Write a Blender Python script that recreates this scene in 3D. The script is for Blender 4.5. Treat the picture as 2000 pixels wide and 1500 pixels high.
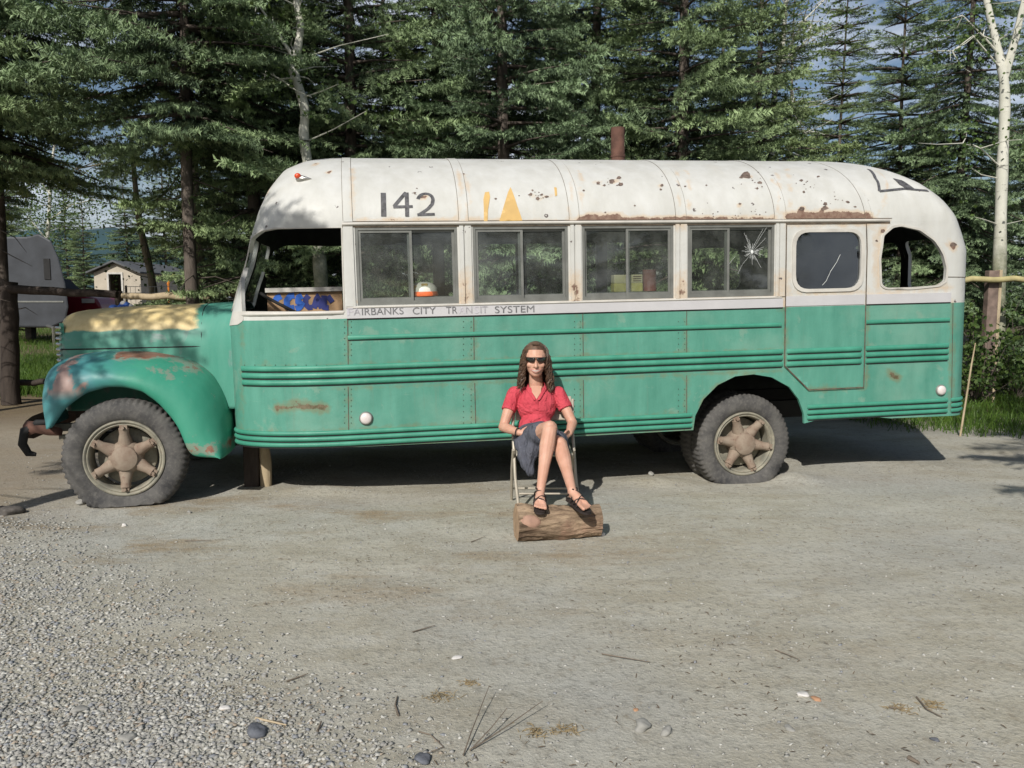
import bpy, bmesh, math, random
import numpy as np
from mathutils import Matrix, Vector
from mathutils.geometry import delaunay_2d_cdt
rad = math.radians
S = bpy.context.scene
for o in list(bpy.data.objects): bpy.data.objects.remove(o)
# ---------------------------------------------------------------- camera, sky, sun, exposure
PITCH = rad(6.0); FPX = 1617.0; CAMZ = 1.6
cd = bpy.data.cameras.new('camera'); cam = bpy.data.objects.new('camera', cd); S.collection.objects.link(cam)
cam.location = (0, 0, CAMZ); cam.rotation_euler = (rad(90) - PITCH, 0, 0)
cd.sensor_width = 36; cd.lens = FPX / 2000 * 36; cd.clip_end = 6000; cd.clip_start = .05
S.camera = cam
SUN_EL, SUN_AZ = 37.0, 20.0       # light travels away from the camera, SUN_AZ degrees to the right
wd = bpy.data.worlds.new('World'); S.world = wd; wd.use_nodes = True
wn = wd.node_tree; bg = wn.nodes['Background']
sky = wn.nodes.new('ShaderNodeTexSky'); sky.sky_type = 'NISHITA'; sky.sun_disc = False
sky.sun_elevation = rad(SUN_EL); sky.sun_rotation = rad(180 + SUN_AZ)
sky.dust_density = 1.6; sky.air_density = 1.0; sky.ozone_density = 1.6
_tc = wn.nodes.new('ShaderNodeTexCoord'); _mp = wn.nodes.new('ShaderNodeMapping'); _mp.inputs['Scale'].default_value = (1, 1, 2.6); _no = wn.nodes.new('ShaderNodeTexNoise'); _no.inputs['Scale'].default_value = 3.2; _no.inputs['Detail'].default_value = 7; _no.inputs['Roughness'].default_value = .62
_mr = wn.nodes.new('ShaderNodeMapRange'); _mr.inputs[1].default_value = .46; _mr.inputs[2].default_value = .62; _mr.inputs[4].default_value = .85; _mx = wn.nodes.new('ShaderNodeMix'); _mx.data_type = 'RGBA'; _mx.inputs[7].default_value = (9.2, 9.9, 11.2, 1)
wn.links.new(_tc.outputs['Generated'], _mp.inputs[0]); wn.links.new(_mp.outputs[0], _no.inputs[0]); wn.links.new(_no.outputs[0], _mr.inputs[0]); _sp = wn.nodes.new('ShaderNodeSeparateXYZ'); wn.links.new(_tc.outputs['Generated'], _sp.inputs[0]); _m2 = wn.nodes.new('ShaderNodeMapRange'); _m2.inputs[1].default_value = .50; _m2.inputs[2].default_value = .30; wn.links.new(_sp.outputs[2], _m2.inputs[0])
_m3 = wn.nodes.new('ShaderNodeMath'); _m3.operation = 'MULTIPLY'; wn.links.new(_mr.outputs[0], _m3.inputs[0]); wn.links.new(_m2.outputs[0], _m3.inputs[1]); wn.links.new(_m3.outputs[0], _mx.inputs[0]); wn.links.new(sky.outputs[0], _mx.inputs[6]); wn.links.new(_mx.outputs[2], bg.inputs[0])
bg.inputs[1].default_value = .074
sl = bpy.data.lights.new('sun', 'SUN'); sun = bpy.data.objects.new('sun', sl); S.collection.objects.link(sun)
sl.energy = 4.2; sl.angle = rad(.55); sl.color = (1, .955, .89)
_d = Vector((math.sin(rad(SUN_AZ)) * math.cos(rad(SUN_EL)), math.cos(rad(SUN_AZ)) * math.cos(rad(SUN_EL)), -math.sin(rad(SUN_EL))))
sun.rotation_euler = _d.to_track_quat('-Z', 'Y').to_euler()
S.view_settings.view_transform = 'Standard'; S.view_settings.look = 'None'
S.view_settings.exposure = 0.06; S.view_settings.gamma = 1
S.render.resolution_x = 1024; S.render.resolution_y = 768
S.cycles.max_bounces = 8; S.cycles.transparent_max_bounces = 16

# ---------------------------------------------------------------- helpers
rng = np.random.default_rng(7); random.seed(7)
def tag(o, label=None, cat=None, group=None, kind=None):
    if label: o['label'] = label
    if cat: o['category'] = cat
    if group: o['group'] = group
    if kind: o['kind'] = kind
    return o
def mesh_from(name, V, F, mats=None, smooth=True, mi=None, attrs=None):
    me = bpy.data.meshes.new(name)
    V = np.asarray(V, np.float32)
    if isinstance(F, np.ndarray):
        n, k = F.shape
        me.vertices.add(len(V)); me.vertices.foreach_set('co', V.ravel())
        me.loops.add(n * k); me.loops.foreach_set('vertex_index', F.astype(np.int32).ravel())
        me.polygons.add(n); me.polygons.foreach_set('loop_start', np.arange(0, n * k, k, dtype=np.int32))
        me.update(calc_edges=True)
    else:
        me.from_pydata([tuple(map(float, v)) for v in V], [], F)
    if smooth: me.polygons.foreach_set('use_smooth', np.ones(len(me.polygons), bool))
    for m in (mats if isinstance(mats, (list, tuple)) else [mats]):
        if m: me.materials.append(m)
    if mi is not None: me.polygons.foreach_set('material_index', np.asarray(mi, np.int32))
    for k, (arr) in (attrs or {}).items():
        a = me.attributes.new(k, 'FLOAT', 'POINT'); a.data.foreach_set('value', np.asarray(arr, np.float32))
    me.update()
    return me
def link(name, me, parent=None):
    o = bpy.data.objects.new(name, me); S.collection.objects.link(o)
    if parent: o.parent = parent
    return o
def thing(name, loc, label, cat, group=None):
    o = bpy.data.objects.new(name, None); S.collection.objects.link(o); o.location = loc
    o.empty_display_size = .2
    return tag(o, label, cat, group)
class MB:
    def __init__(s): s.V = []; s.F = []; s.n = 0
    def add(s, V, F):
        V = np.asarray(V, float); s.V.append(V); s.F += [tuple(int(i) + s.n for i in f) for f in F]; s.n += len(V); return s
    def box(s, c, size, R=None):
        x, y, z = [q / 2 for q in size]
        V = np.array([(-x,-y,-z),(x,-y,-z),(x,y,-z),(-x,y,-z),(-x,-y,z),(x,-y,z),(x,y,z),(-x,y,z)])
        if R is not None: V = V @ np.asarray(R).T
        return s.add(V + np.asarray(c, float), [(0,3,2,1),(4,5,6,7),(0,1,5,4),(1,2,6,5),(2,3,7,6),(3,0,4,7)])
    def tube(s, P, r, n=8, caps=True):
        V, F = tube(P, r, n, caps); return s.add(V, F)
    def lathe(s, prof, c, axis, n=32, caps=False):
        """prof: (radius, height) list, revolved about axis through c"""
        a = np.asarray(axis, float); a /= np.linalg.norm(a)
        h = np.array([1., 0, 0]) if abs(a[0]) < .8 else np.array([0, 1., 0])
        e1 = np.cross(a, h); e1 /= np.linalg.norm(e1); e2 = np.cross(a, e1)
        th = np.arange(n) / n * 2 * math.pi; V = []; F = []
        for (r, z) in prof:
            V.append(np.asarray(c) + a * z + r * (np.cos(th)[:, None] * e1 + np.sin(th)[:, None] * e2))
        for i in range(len(prof) - 1):
            for j in range(n):
                k = (j + 1) % n; F.append((i * n + j, i * n + k, (i + 1) * n + k, (i + 1) * n + j))
        if caps: F.append(tuple(range(n))[::-1]); F.append(tuple(range((len(prof) - 1) * n, len(prof) * n)))
        return s.add(np.concatenate(V), F)
    def ell(s, c, r, R=None, n=14, m=9):
        V = [(0, 0, -1)]; F = []
        for i in range(1, m):
            p = math.pi * i / m - math.pi / 2
            for j in range(n): t = 2 * math.pi * j / n; V.append((math.cos(p) * math.cos(t), math.cos(p) * math.sin(t), math.sin(p)))
        V.append((0, 0, 1)); V = np.array(V) * np.asarray(r)
        for j in range(n): F.append((0, 1 + (j + 1) % n, 1 + j)); F.append((len(V) - 1, 1 + (m - 2) * n + j, 1 + (m - 2) * n + (j + 1) % n))
        for i in range(m - 2):
            for j in range(n): k = (j + 1) % n; F.append((1 + i * n + j, 1 + i * n + k, 1 + (i + 1) * n + k, 1 + (i + 1) * n + j))
        if R is not None: V = V @ np.asarray(R).T
        return s.add(V + np.asarray(c), F)
    def cap(s, p0, p1, r0, r1, n=12):
        """tapered capsule"""
        p0 = np.asarray(p0, float); p1 = np.asarray(p1, float); d = p1 - p0; L = np.linalg.norm(d); d = d / L
        prof = [(r0 * math.sin(a), -r0 * math.cos(a)) for a in np.linspace(.15, math.pi / 2, 5)] + [(r1 * math.cos(a), L + r1 * math.sin(a)) for a in np.linspace(0, math.pi / 2 - .15, 5)]
        return s.lathe(prof, p0, d, n, caps=True)
    def build(s, name, mats, parent=None, smooth=False, off=None, bevel=0):
        V = np.concatenate(s.V)
        if off is not None: V = V - np.asarray(off)
        me = mesh_from(name, V, s.F, mats, smooth)
        if smooth:
            try: me.set_sharp_from_angle(angle=rad(50))
            except Exception: pass
        o = link(name, me, parent)
        if bevel:
            b = o.modifiers.new('b', 'BEVEL'); b.width = bevel; b.segments = 2; b.limit_method = 'ANGLE'
        return o
def tube(P, r, n=8, caps=True):
    P = np.asarray(P, float); m = len(P); r = np.broadcast_to(np.asarray(r, float), (m,))
    T = np.gradient(P, axis=0); T /= np.linalg.norm(T, axis=1)[:, None] + 1e-9
    up = np.array([0, 0, 1.]) if abs(T[0][2]) < .9 else np.array([1., 0, 0])
    e1 = np.cross(T[0], up); e1 /= np.linalg.norm(e1); V = []; F = []
    th = np.arange(n) / n * 2 * math.pi
    for i in range(m):
        e1 = e1 - T[i] * (e1 @ T[i]); e1 /= np.linalg.norm(e1); e2 = np.cross(T[i], e1)
        V.append(P[i] + r[i] * (np.cos(th)[:, None] * e1 + np.sin(th)[:, None] * e2))
    for i in range(m - 1):
        for j in range(n): k = (j + 1) % n; F.append((i * n + j, i * n + k, (i + 1) * n + k, (i + 1) * n + j))
    if caps: F.append(tuple(range(n))[::-1]); F.append(tuple(range((m - 1) * n, m * n)))
    return np.concatenate(V), F
# value noise in numpy
_perm = rng.random((256, 256))
def vnoise(x, y):
    x = np.asarray(x, float); y = np.asarray(y, float)
    xi = np.floor(x).astype(int); yi = np.floor(y).astype(int); fx = x - xi; fy = y - yi
    fx = fx * fx * (3 - 2 * fx); fy = fy * fy * (3 - 2 * fy)
    g = lambda a, b: _perm[a & 255, b & 255]
    return (g(xi, yi) * (1 - fx) + g(xi + 1, yi) * fx) * (1 - fy) + (g(xi, yi + 1) * (1 - fx) + g(xi + 1, yi + 1) * fx) * fy
def fbm(x, y, o=4):
    s = 0; a = .5
    for i in range(o): s = s + a * (vnoise(x * 2 ** i + 17 * i, y * 2 ** i + 31 * i) - .5); a *= .5
    return s
def cray(x, y):
    dx = (x - 1000) / FPX; dy = -(y - 750) / FPX
    return np.array([dx, math.cos(PITCH) + dy * math.sin(PITCH), -math.sin(PITCH) + dy * math.cos(PITCH)])
CC = np.array([0, 0, CAMZ])
def at(x, y, Y): d = cray(x, y); return CC + d * Y / d[1]      # point seen at photo pixel (x,y), Y metres away
def gp(x, y, z=0): d = cray(x, y); return CC + d * (z - CAMZ) / d[2]   # point on the ground

# ---------------------------------------------------------------- materials
class NT:
    def __init__(s, name):
        s.m = bpy.data.materials.new(name); s.m.use_nodes = True; s.t = s.m.node_tree; s.n = s.t.nodes; s.b = s.n['Principled BSDF']
        s.co = s.n.new('ShaderNodeTexCoord').outputs['Object']
    def link(s, a, b): s.t.links.new(a, b)
    def setv(s, inp, v):
        if hasattr(v, 'is_linked') or isinstance(v, bpy.types.NodeSocket): s.link(v, inp)
        else: inp.default_value = v if not (isinstance(v, tuple) and len(v) == 3 and inp.type == 'RGBA') else (*v, 1)
    def noise(s, scale, detail=4, rough=.55, vec=None, sc=None, dist=0):
        v = vec or s.co
        if sc: v = s.mapv(v, sc)
        n = s.n.new('ShaderNodeTexNoise'); n.inputs['Scale'].default_value = scale; n.inputs['Detail'].default_value = detail; n.inputs['Roughness'].default_value = rough
        n.inputs['Distortion'].default_value = dist; s.link(v, n.inputs['Vector']); return n.outputs['Fac']
    def vor(s, scale, vec=None, feature='F1', out='Distance', rnd=1):
        n = s.n.new('ShaderNodeTexVoronoi'); n.feature = feature; n.inputs['Scale'].default_value = scale; n.inputs['Randomness'].default_value = rnd; s.link(vec or s.co, n.inputs['Vector']); return n.outputs[out]
    def mapv(s, v, sc, loc=(0, 0, 0)):
        n = s.n.new('ShaderNodeMapping'); n.inputs['Scale'].default_value = sc; n.inputs['Location'].default_value = loc; s.link(v, n.inputs['Vector']); return n.outputs[0]
    def ramp(s, f, a, b, lo=0., hi=1.):
        n = s.n.new('ShaderNodeMapRange'); n.inputs['From Min'].default_value = a; n.inputs['From Max'].default_value = b; n.inputs['To Min'].default_value = lo; n.inputs['To Max'].default_value = hi; s.link(f, n.inputs['Value']); return n.outputs[0]
    def math(s, op, a, b=None, c=None):
        n = s.n.new('ShaderNodeMath'); n.operation = op; s.setv(n.inputs[0], a)
        if b is not None: s.setv(n.inputs[1], b)
        if c is not None: s.setv(n.inputs[2], c)
        return n.outputs[0]
    def mix(s, f, a, b):
        n = s.n.new('ShaderNodeMix'); n.data_type = 'RGBA'; s.setv(n.inputs[0], f); s.setv(n.inputs[6], a); s.setv(n.inputs[7], b); return n.outputs[2]
    def attr(s, name, out='Fac'):
        n = s.n.new('ShaderNodeAttribute'); n.attribute_name = name; return n.outputs[out]
    def xyz(s, v=None):
        n = s.n.new('ShaderNodeSeparateXYZ'); s.link(v or s.co, n.inputs[0]); return n.outputs
    def rand(s): return s.n.new('ShaderNodeObjectInfo').outputs['Random']
    def fin(s, col, rough=.6, metal=0., bump=None, bs=.3, bd=.01, spec=.4):
        s.setv(s.b.inputs['Base Color'], col); s.setv(s.b.inputs['Roughness'], rough); s.setv(s.b.inputs['Metallic'], metal); s.b.inputs['Specular IOR Level'].default_value = spec
        if bump is not None:
            n = s.n.new('ShaderNodeBump'); n.inputs['Strength'].default_value = bs; n.inputs['Distance'].default_value = bd; s.link(bump, n.inputs['Height']); s.link(n.outputs[0], s.b.inputs['Normal'])
        return s.m
def simple(name, col, rough=.6, metal=0., var=.25, scale=8, spec=.4, bump=0):
    t = NT(name); n = t.noise(scale, 5)
    c = t.mix(t.ramp(n, .3, .7), tuple(q * (1 - var) for q in col), tuple(min(1, q * (1 + var)) for q in col))
    return t.fin(c, rough, metal, n if bump else None, bump, .01, spec)
RUST = (.17, .098, .072)
def paint_body():
    t = NT('weathered_bus_paint')
    x, y, z = t.xyz()
    streak = t.noise(3.0, 5, .6, sc=(2.2, 2.2, .35)); blot = t.noise(1.3, 6, .6); fine = t.noise(22, 5, .7); cl = t.noise(4.5, 6, .65, dist=.4)
    g = t.mix(t.ramp(streak, .32, .68), (.046, .232, .168), (.092, .322, .242))
    g = t.mix(t.math('MULTIPLY', t.ramp(blot, .5, .72), .9), g, (.17, .345, .265))
    g = t.mix(.16, g, (.19, .31, .25)); g = t.mix(t.math('MULTIPLY', t.ramp(cl, .60, .66), .55), g, (.20, .325, .25))
    scr = t.noise(6, 6, .7, sc=(.5, .5, 14)); g = t.mix(t.math('MULTIPLY', t.ramp(scr, .66, .70), .5), g, (.27, .37, .30))
    run = t.noise(7, 4, .6, sc=(3.5, 3.5, .12)); g = t.mix(t.math('MULTIPLY', t.ramp(run, .60, .68), .28), g, (.14, .24, .18))
    g = t.mix(t.math('MULTIPLY', t.ramp(fine, .62, .8), .35), g, (.20, .30, .22))
    w = t.mix(t.ramp(streak, .35, .7), (.52, .52, .485), (.60, .605, .58))
    w = t.mix(t.math('MULTIPLY', t.ramp(cl, .55, .8), .45), w, (.55, .52, .44))
    # band between window sill and belt is a cooler lilac white
    m = t.math('GREATER_THAN', t.attr('tt'), 1.338)
    c = t.mix(m, g, w)
    # thin rust/chips
    r = t.attr('rust')
    k = t.math('ADD', t.math('MULTIPLY', r, 1.3), t.math('MULTIPLY', t.noise(9, 7, .72), 1.0))
    k2 = t.ramp(k, 1.0, 1.05)
    stain = t.math('MULTIPLY', t.ramp(k, .68, .95), .75)
    c = t.mix(stain, c, t.mix(m, (.17, .20, .115), (.56, .44, .31)))
    c = t.mix(k2, c, t.mix(m, t.mix(t.ramp(fine, .4, .6), (.10, .085, .045), (.19, .15, .095)), t.mix(t.ramp(fine, .4, .6), RUST, (.25, .17, .125))))
    chips = t.math('MULTIPLY', t.math('LESS_THAN', t.vor(7.5, rnd=1), .13), t.math('GREATER_THAN', t.noise(1.9, 4), .50))
    chips = t.math('MULTIPLY', chips, t.math('GREATER_THAN', t.noise(45, 3), .5))
    c = t.mix(t.math('MULTIPLY', chips, m), c, (.12, .10, .095))
    return t.fin(c, t.ramp(fine, .3, .7, .42, .62), 0, t.math('ADD', t.math('MULTIPLY', t.noise(1.7, 3, .55), 11.0), fine), .35, .007, .45)
def paint_green(name, base, alt, rust=.5, yellow=False, blue=False):
    t = NT(name); fine = t.noise(20, 5, .7); cl = t.noise(3.2, 6, .65, dist=.5); x, y, z = t.xyz()
    g = t.mix(t.ramp(t.noise(2.5, 5, .6, sc=(2, 2, .5)), .32, .68), base, alt)
    g = t.mix(t.math('MULTIPLY', t.ramp(fine, .6, .8), .4), g, (.20, .30, .22))
    if blue:  # older teal-blue paint and primer at the front of the fender
        b = t.ramp(t.math('ADD', x, t.math('MULTIPLY', cl, .6)), .42, .05)
        g = t.mix(b, g, (.06, .225, .235))
        pr = t.ramp(t.math('ADD', t.math('ABSOLUTE', t.math('ADD', x, .40)), t.math('MULTIPLY', cl, .8)), .49, .45)
        g = t.mix(t.math('MULTIPLY', pr, t.ramp(z, .78, .86)), g, (.31, .215, .185))
    if yellow:
        e = t.math('ADD', z, t.math('MULTIPLY', t.math('SUBTRACT', cl, .5), .09))
        yy = t.math('MULTIPLY', t.ramp(e, 1.262, 1.275), t.ramp(t.math('ADD', x, t.math('MULTIPLY', cl, .2)), .58, .54))
        g = t.mix(yy, g, t.mix(t.ramp(fine, .3, .7), (.66, .50, .22), (.76, .61, .31)))
        g = t.mix(t.math('MULTIPLY', t.ramp(cl, .55, .65), t.ramp(e, 1.275, 1.262)), g, (.20, .27, .25))
    r = t.attr('rust'); k = t.math('ADD', t.math('MULTIPLY', r, rust), t.noise(7, 7, .7))
    g = t.mix(t.math('MULTIPLY', t.ramp(k, .74, .79), .6), g, (.27, .25, .205))
    g = t.mix(t.ramp(k, .87, .90), g, t.mix(t.ramp(fine, .4, .6), (.20, .09, .06), (.28, .15, .10)))
    return t.fin(g, t.ramp(fine, .3, .7, .42, .6), 0, t.math('ADD', t.math('MULTIPLY', t.noise(2.2, 2), 2), fine), .2, .006, .5)
M = {}
M['body'] = paint_body()
M['green'] = paint_green('old_green_paint', (.04, .23, .155), (.07, .31, .215), .3)
M['fender'] = paint_green('fender_paint', (.035, .26, .17), (.06, .31, .21), .85, blue=True)
M['hood'] = paint_green('hood_paint', (.06, .26, .19), (.10, .31, .235), .5, yellow=True)
M['white'] = simple('cream_white_paint', (.54, .52, .475), .5, var=.15, scale=5)
M['belt'] = simple('cool_white_paint', (.51, .505, .515), .5, var=.06, scale=4)
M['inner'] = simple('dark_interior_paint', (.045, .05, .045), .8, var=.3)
M['alu'] = simple('dull_aluminium', (.19, .195, .18), .5, .25, var=.2)
M['chrome'] = simple('worn_chrome', (.55, .54, .5), .25, .9, var=.2)
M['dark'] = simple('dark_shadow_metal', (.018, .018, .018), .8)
M['seam'] = simple('rusty_seam', (.11, .085, .06), .8, var=.5, scale=18)
M['rust'] = simple('rusty_steel', (.11, .055, .04), .85, var=.35, scale=12, bump=.5)
M['yellow'] = simple('bare_ochre_undercoat', (.60, .40, .15), .6, var=.12)
M['ink'] = simple('faded_black_lettering', (.16, .16, .165), .6, var=.5, scale=40)
M['ink2'] = simple('very_faded_grey_lettering', (.36, .35, .37), .6, var=.4, scale=60)
M['ink3'] = simple('ghost_lettering', (.52, .50, .54), .6, var=.2, scale=60)
M['lamp'] = simple('frosted_white_reflector', (.66, .60, .58), .35, var=.08, spec=.6)
M['orange'] = simple('orange_lens', (.62, .07, .02), .2, var=.2, spec=.6)
def rubber():
    t = NT('dusty_tyre_rubber'); n = t.noise(6, 6, .65); f = t.noise(50, 4)
    c = t.mix(t.ramp(n, .3, .66), (.04, .04, .042), (.125, .12, .112)); c = t.mix(t.math('MULTIPLY', t.ramp(f, .5, .7), .3), c, (.2, .19, .17))
    return t.fin(c, .85, 0, f, .35, .004, .3)
M['rubber'] = rubber()
def rimm():
    t = NT('dusty_primer_wheel'); n = t.noise(9, 6, .65); f = t.noise(40, 5)
    c = t.mix(t.ramp(n, .38, .62), (.19, .185, .15), (.31, .29, .225)); c = t.mix(t.math('MULTIPLY', t.ramp(f, .55, .75), .5), c, (.20, .12, .09))
    return t.fin(c, .75, 0, f, .4, .004, .3)
M['rim'] = rimm()
def hubm():
    t = NT('rusty_cast_hub'); n = t.noise(8, 6, .65); f = t.noise(35, 5)
    c = t.mix(t.ramp(n, .36, .64), (.30, .245, .19), (.215, .155, .115)); c = t.mix(t.ramp(f, .6, .75), c, (.16, .09, .07))
    return t.fin(c, .8, 0, f, .5, .006, .3)
M['hub'] = hubm()
def glassm(name, dirt, tint=(.72, .76, .74)):
    m = bpy.data.materials.new(name); m.use_nodes = True; t = m.node_tree; t.nodes.clear()
    out = t.nodes.new('ShaderNodeOutputMaterial'); tr = t.nodes.new('ShaderNodeBsdfTransparent'); tr.inputs[0].default_value = (*tint, 1)
    gl = t.nodes.new('ShaderNodeBsdfGlossy'); gl.inputs[1].default_value = .03; gl.inputs[0].default_value = (.9, .95, 1, 1)
    df = t.nodes.new('ShaderNodeBsdfDiffuse'); df.inputs[0].default_value = (.40, .43, .40, 1)
    lw = t.nodes.new('ShaderNodeLayerWeight'); lw.inputs[0].default_value = .35; fr = t.nodes.new('ShaderNodeMapRange'); fr.inputs[1].default_value = 0; fr.inputs[2].default_value = 1; fr.inputs[3].default_value = .055; fr.inputs[4].default_value = .55; t.links.new(lw.outputs['Facing'], fr.inputs[0])
    m1 = t.nodes.new('ShaderNodeMixShader'); m2 = t.nodes.new('ShaderNodeMixShader')
    tc = t.nodes.new('ShaderNodeTexCoord'); no = t.nodes.new('ShaderNodeTexNoise'); no.inputs['Scale'].default_value = 3.0; no.inputs['Detail'].default_value = 8; no.inputs['Roughness'].default_value = .7
    mr = t.nodes.new('ShaderNodeMapRange'); mr.inputs[1].default_value = .42; mr.inputs[2].default_value = .66; mr.inputs[3].default_value = dirt * .25; mr.inputs[4].default_value = dirt
    L = t.links.new; L(tc.outputs['Object'], no.inputs[0]); L(no.outputs[0], mr.inputs[0])
    L(fr.outputs[0], m1.inputs[0]); L(tr.outputs[0], m1.inputs[1]); L(gl.outputs[0], m1.inputs[2])
    L(mr.outputs[0], m2.inputs[0]); L(m1.outputs[0], m2.inputs[1]); L(df.outputs[0], m2.inputs[2]); L(m2.outputs[0], out.inputs[0])
    return m
M['glass'] = glassm('dusty_window_glass', .17)
M['glass_dark'] = glassm('dark_tinted_glass', .05, (.30, .31, .33))
def bark(name, a, b, white=False):
    t = NT(name)
    n = t.noise(7 if not white else 2, 7, .7, sc=(1, 1, .25 if not white else 1)); f = t.noise(40, 5, sc=(1, 1, .3))
    c = t.mix(t.ramp(n, .35, .65), a, b)
    if white:
        k = t.noise(9, 5, .7, sc=(.35, .35, 2.2)); c = t.mix(t.ramp(k, .62, .7), c, (.05, .045, .04))
        x, y, z = t.xyz(); low = t.math('ADD', z, t.math('MULTIPLY', n, 2.2))
        c = t.mix(t.ramp(low, 4.1, 3.1), c, t.mix(t.ramp(t.noise(6, 6, .7), .4, .6), (.16, .17, .11), (.33, .33, .24)))
    return t.fin(c, .85, 0, t.math('ADD', n, t.math('MULTIPLY', f, .5)), .6, .02 if not white else .006, .2)
M['bark'] = bark('grey_spruce_bark', (.055, .045, .038), (.15, .125, .105))
M['birch'] = bark('pale_aspen_bark', (.50, .50, .42), (.66, .65, .57), True)
M['log'] = bark('dry_log_bark', (.13, .09, .06), (.36, .26, .17))
def logh():
    t = NT('furrowed_log_bark'); n = t.noise(9, 6, .7, sc=(.22, 1, 1)); f = t.noise(30, 6, .75, sc=(.3, 1, 1)); g = t.noise(4, 4, .6)
    c = t.mix(t.ramp(n, .36, .62), (.09, .06, .04), (.42, .31, .21)); c = t.mix(t.math('MULTIPLY', t.ramp(f, .5, .7), .6), c, (.12, .08, .055)); c = t.mix(t.math('MULTIPLY', t.ramp(g, .55, .7), .6), c, (.30, .17, .12))
    return t.fin(c, .9, 0, t.math('ADD', n, t.math('MULTIPLY', f, .6)), 1.0, .03, .15)
M['loghz'] = logh()
M['pale_log'] = bark('peeled_pale_log', (.34, .27, .17), (.50, .41, .28))
M['darklog'] = bark('dark_weathered_log', (.035, .028, .024), (.075, .06, .05))
M['wood_end'] = simple('cut_wood_end', (.40, .27, .17), .8, var=.3, scale=20)
def needle():
    t = NT('spruce_needles'); a = t.attr('tint'); r = t.rand()
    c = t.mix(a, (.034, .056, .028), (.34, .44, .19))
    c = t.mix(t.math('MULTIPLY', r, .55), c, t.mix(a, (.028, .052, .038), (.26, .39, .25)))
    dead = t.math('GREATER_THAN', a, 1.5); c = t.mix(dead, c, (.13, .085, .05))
    m = t.fin(c, .55, 0, spec=.25); t.b.inputs['Subsurface Weight'].default_value = 0
    return m
M['needle'] = needle()
def leafm(name, a, b):
    t = NT(name); c = t.mix(t.attr('tint'), a, b); t.fin(c, .5, 0, spec=.35)
    tl = t.n.new('ShaderNodeBsdfTranslucent'); t.link(c, tl.inputs[0]); mx = t.n.new('ShaderNodeMixShader'); mx.inputs[0].default_value = .3
    o = t.n['Material Output']; t.link(t.b.outputs[0], mx.inputs[1]); t.link(tl.outputs[0], mx.inputs[2]); t.link(mx.outputs[0], o.inputs[0]); return t.m
M['leaf'] = leafm('aspen_leaves', (.045, .09, .025), (.12, .18, .045))
M['grass'] = leafm('grass_blades', (.045, .10, .015), (.13, .22, .035))
# ================================================================ GROUND
def gz(x, y):
    x = np.asarray(x, float); y = np.asarray(y, float)
    near = np.exp(-((y - 5) / 14) ** 2)
    z = .05 * fbm(x * .35, y * .35, 3) + .028 * fbm(x * 1.7 + 5, y * 1.7, 4) * near + .010 * fbm(x * 9, y * 9, 3) * near
    d = lambda cx, cy, rx, ry, h: h * np.exp(-((x - cx) / rx) ** 2 - ((y - cy) / ry) ** 2)
    z = z + d(2.42, 7.15, .22, .16, .09) + d(1.25, 7.1, .35, .12, .04) + d(-1.6, 6.75, .3, .12, .04) + d(-3.9, 5.55, .5, .25, .08) + d(3.4, 7.9, .8, .3, .03)
    # flatten where things stand
    for cx, cy, r, h in ((.3, 5.3, .6, 0), (.2, 6.2, .45, 0), (-3.0, 6.35, .45, 0.005), (2.0, 7.15, .4, -.02), (-2.16, 6.86, .2, 0)):
        k = np.exp(-(((x - cx) ** 2 + (y - cy) ** 2) / r ** 2) ** 2); z = z * (1 - k) + h * k
    return z
def warp(n, near, far, c):
    t = np.linspace(-1, 1, n); k = 7.5; s = np.sinh(t * k) / math.sinh(k); return c + near * t + (far - near) * s
gxs = warp(520, 9, 900, 0); gys = warp(460, 7.5, 1400, 5.8)
GX, GY = np.meshgrid(gxs, gys); GZ = gz(GX, GY)
n, m_ = len(gxs), len(gys); i = (np.arange(m_ - 1)[:, None] * n + np.arange(n - 1)[None]).ravel()
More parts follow.
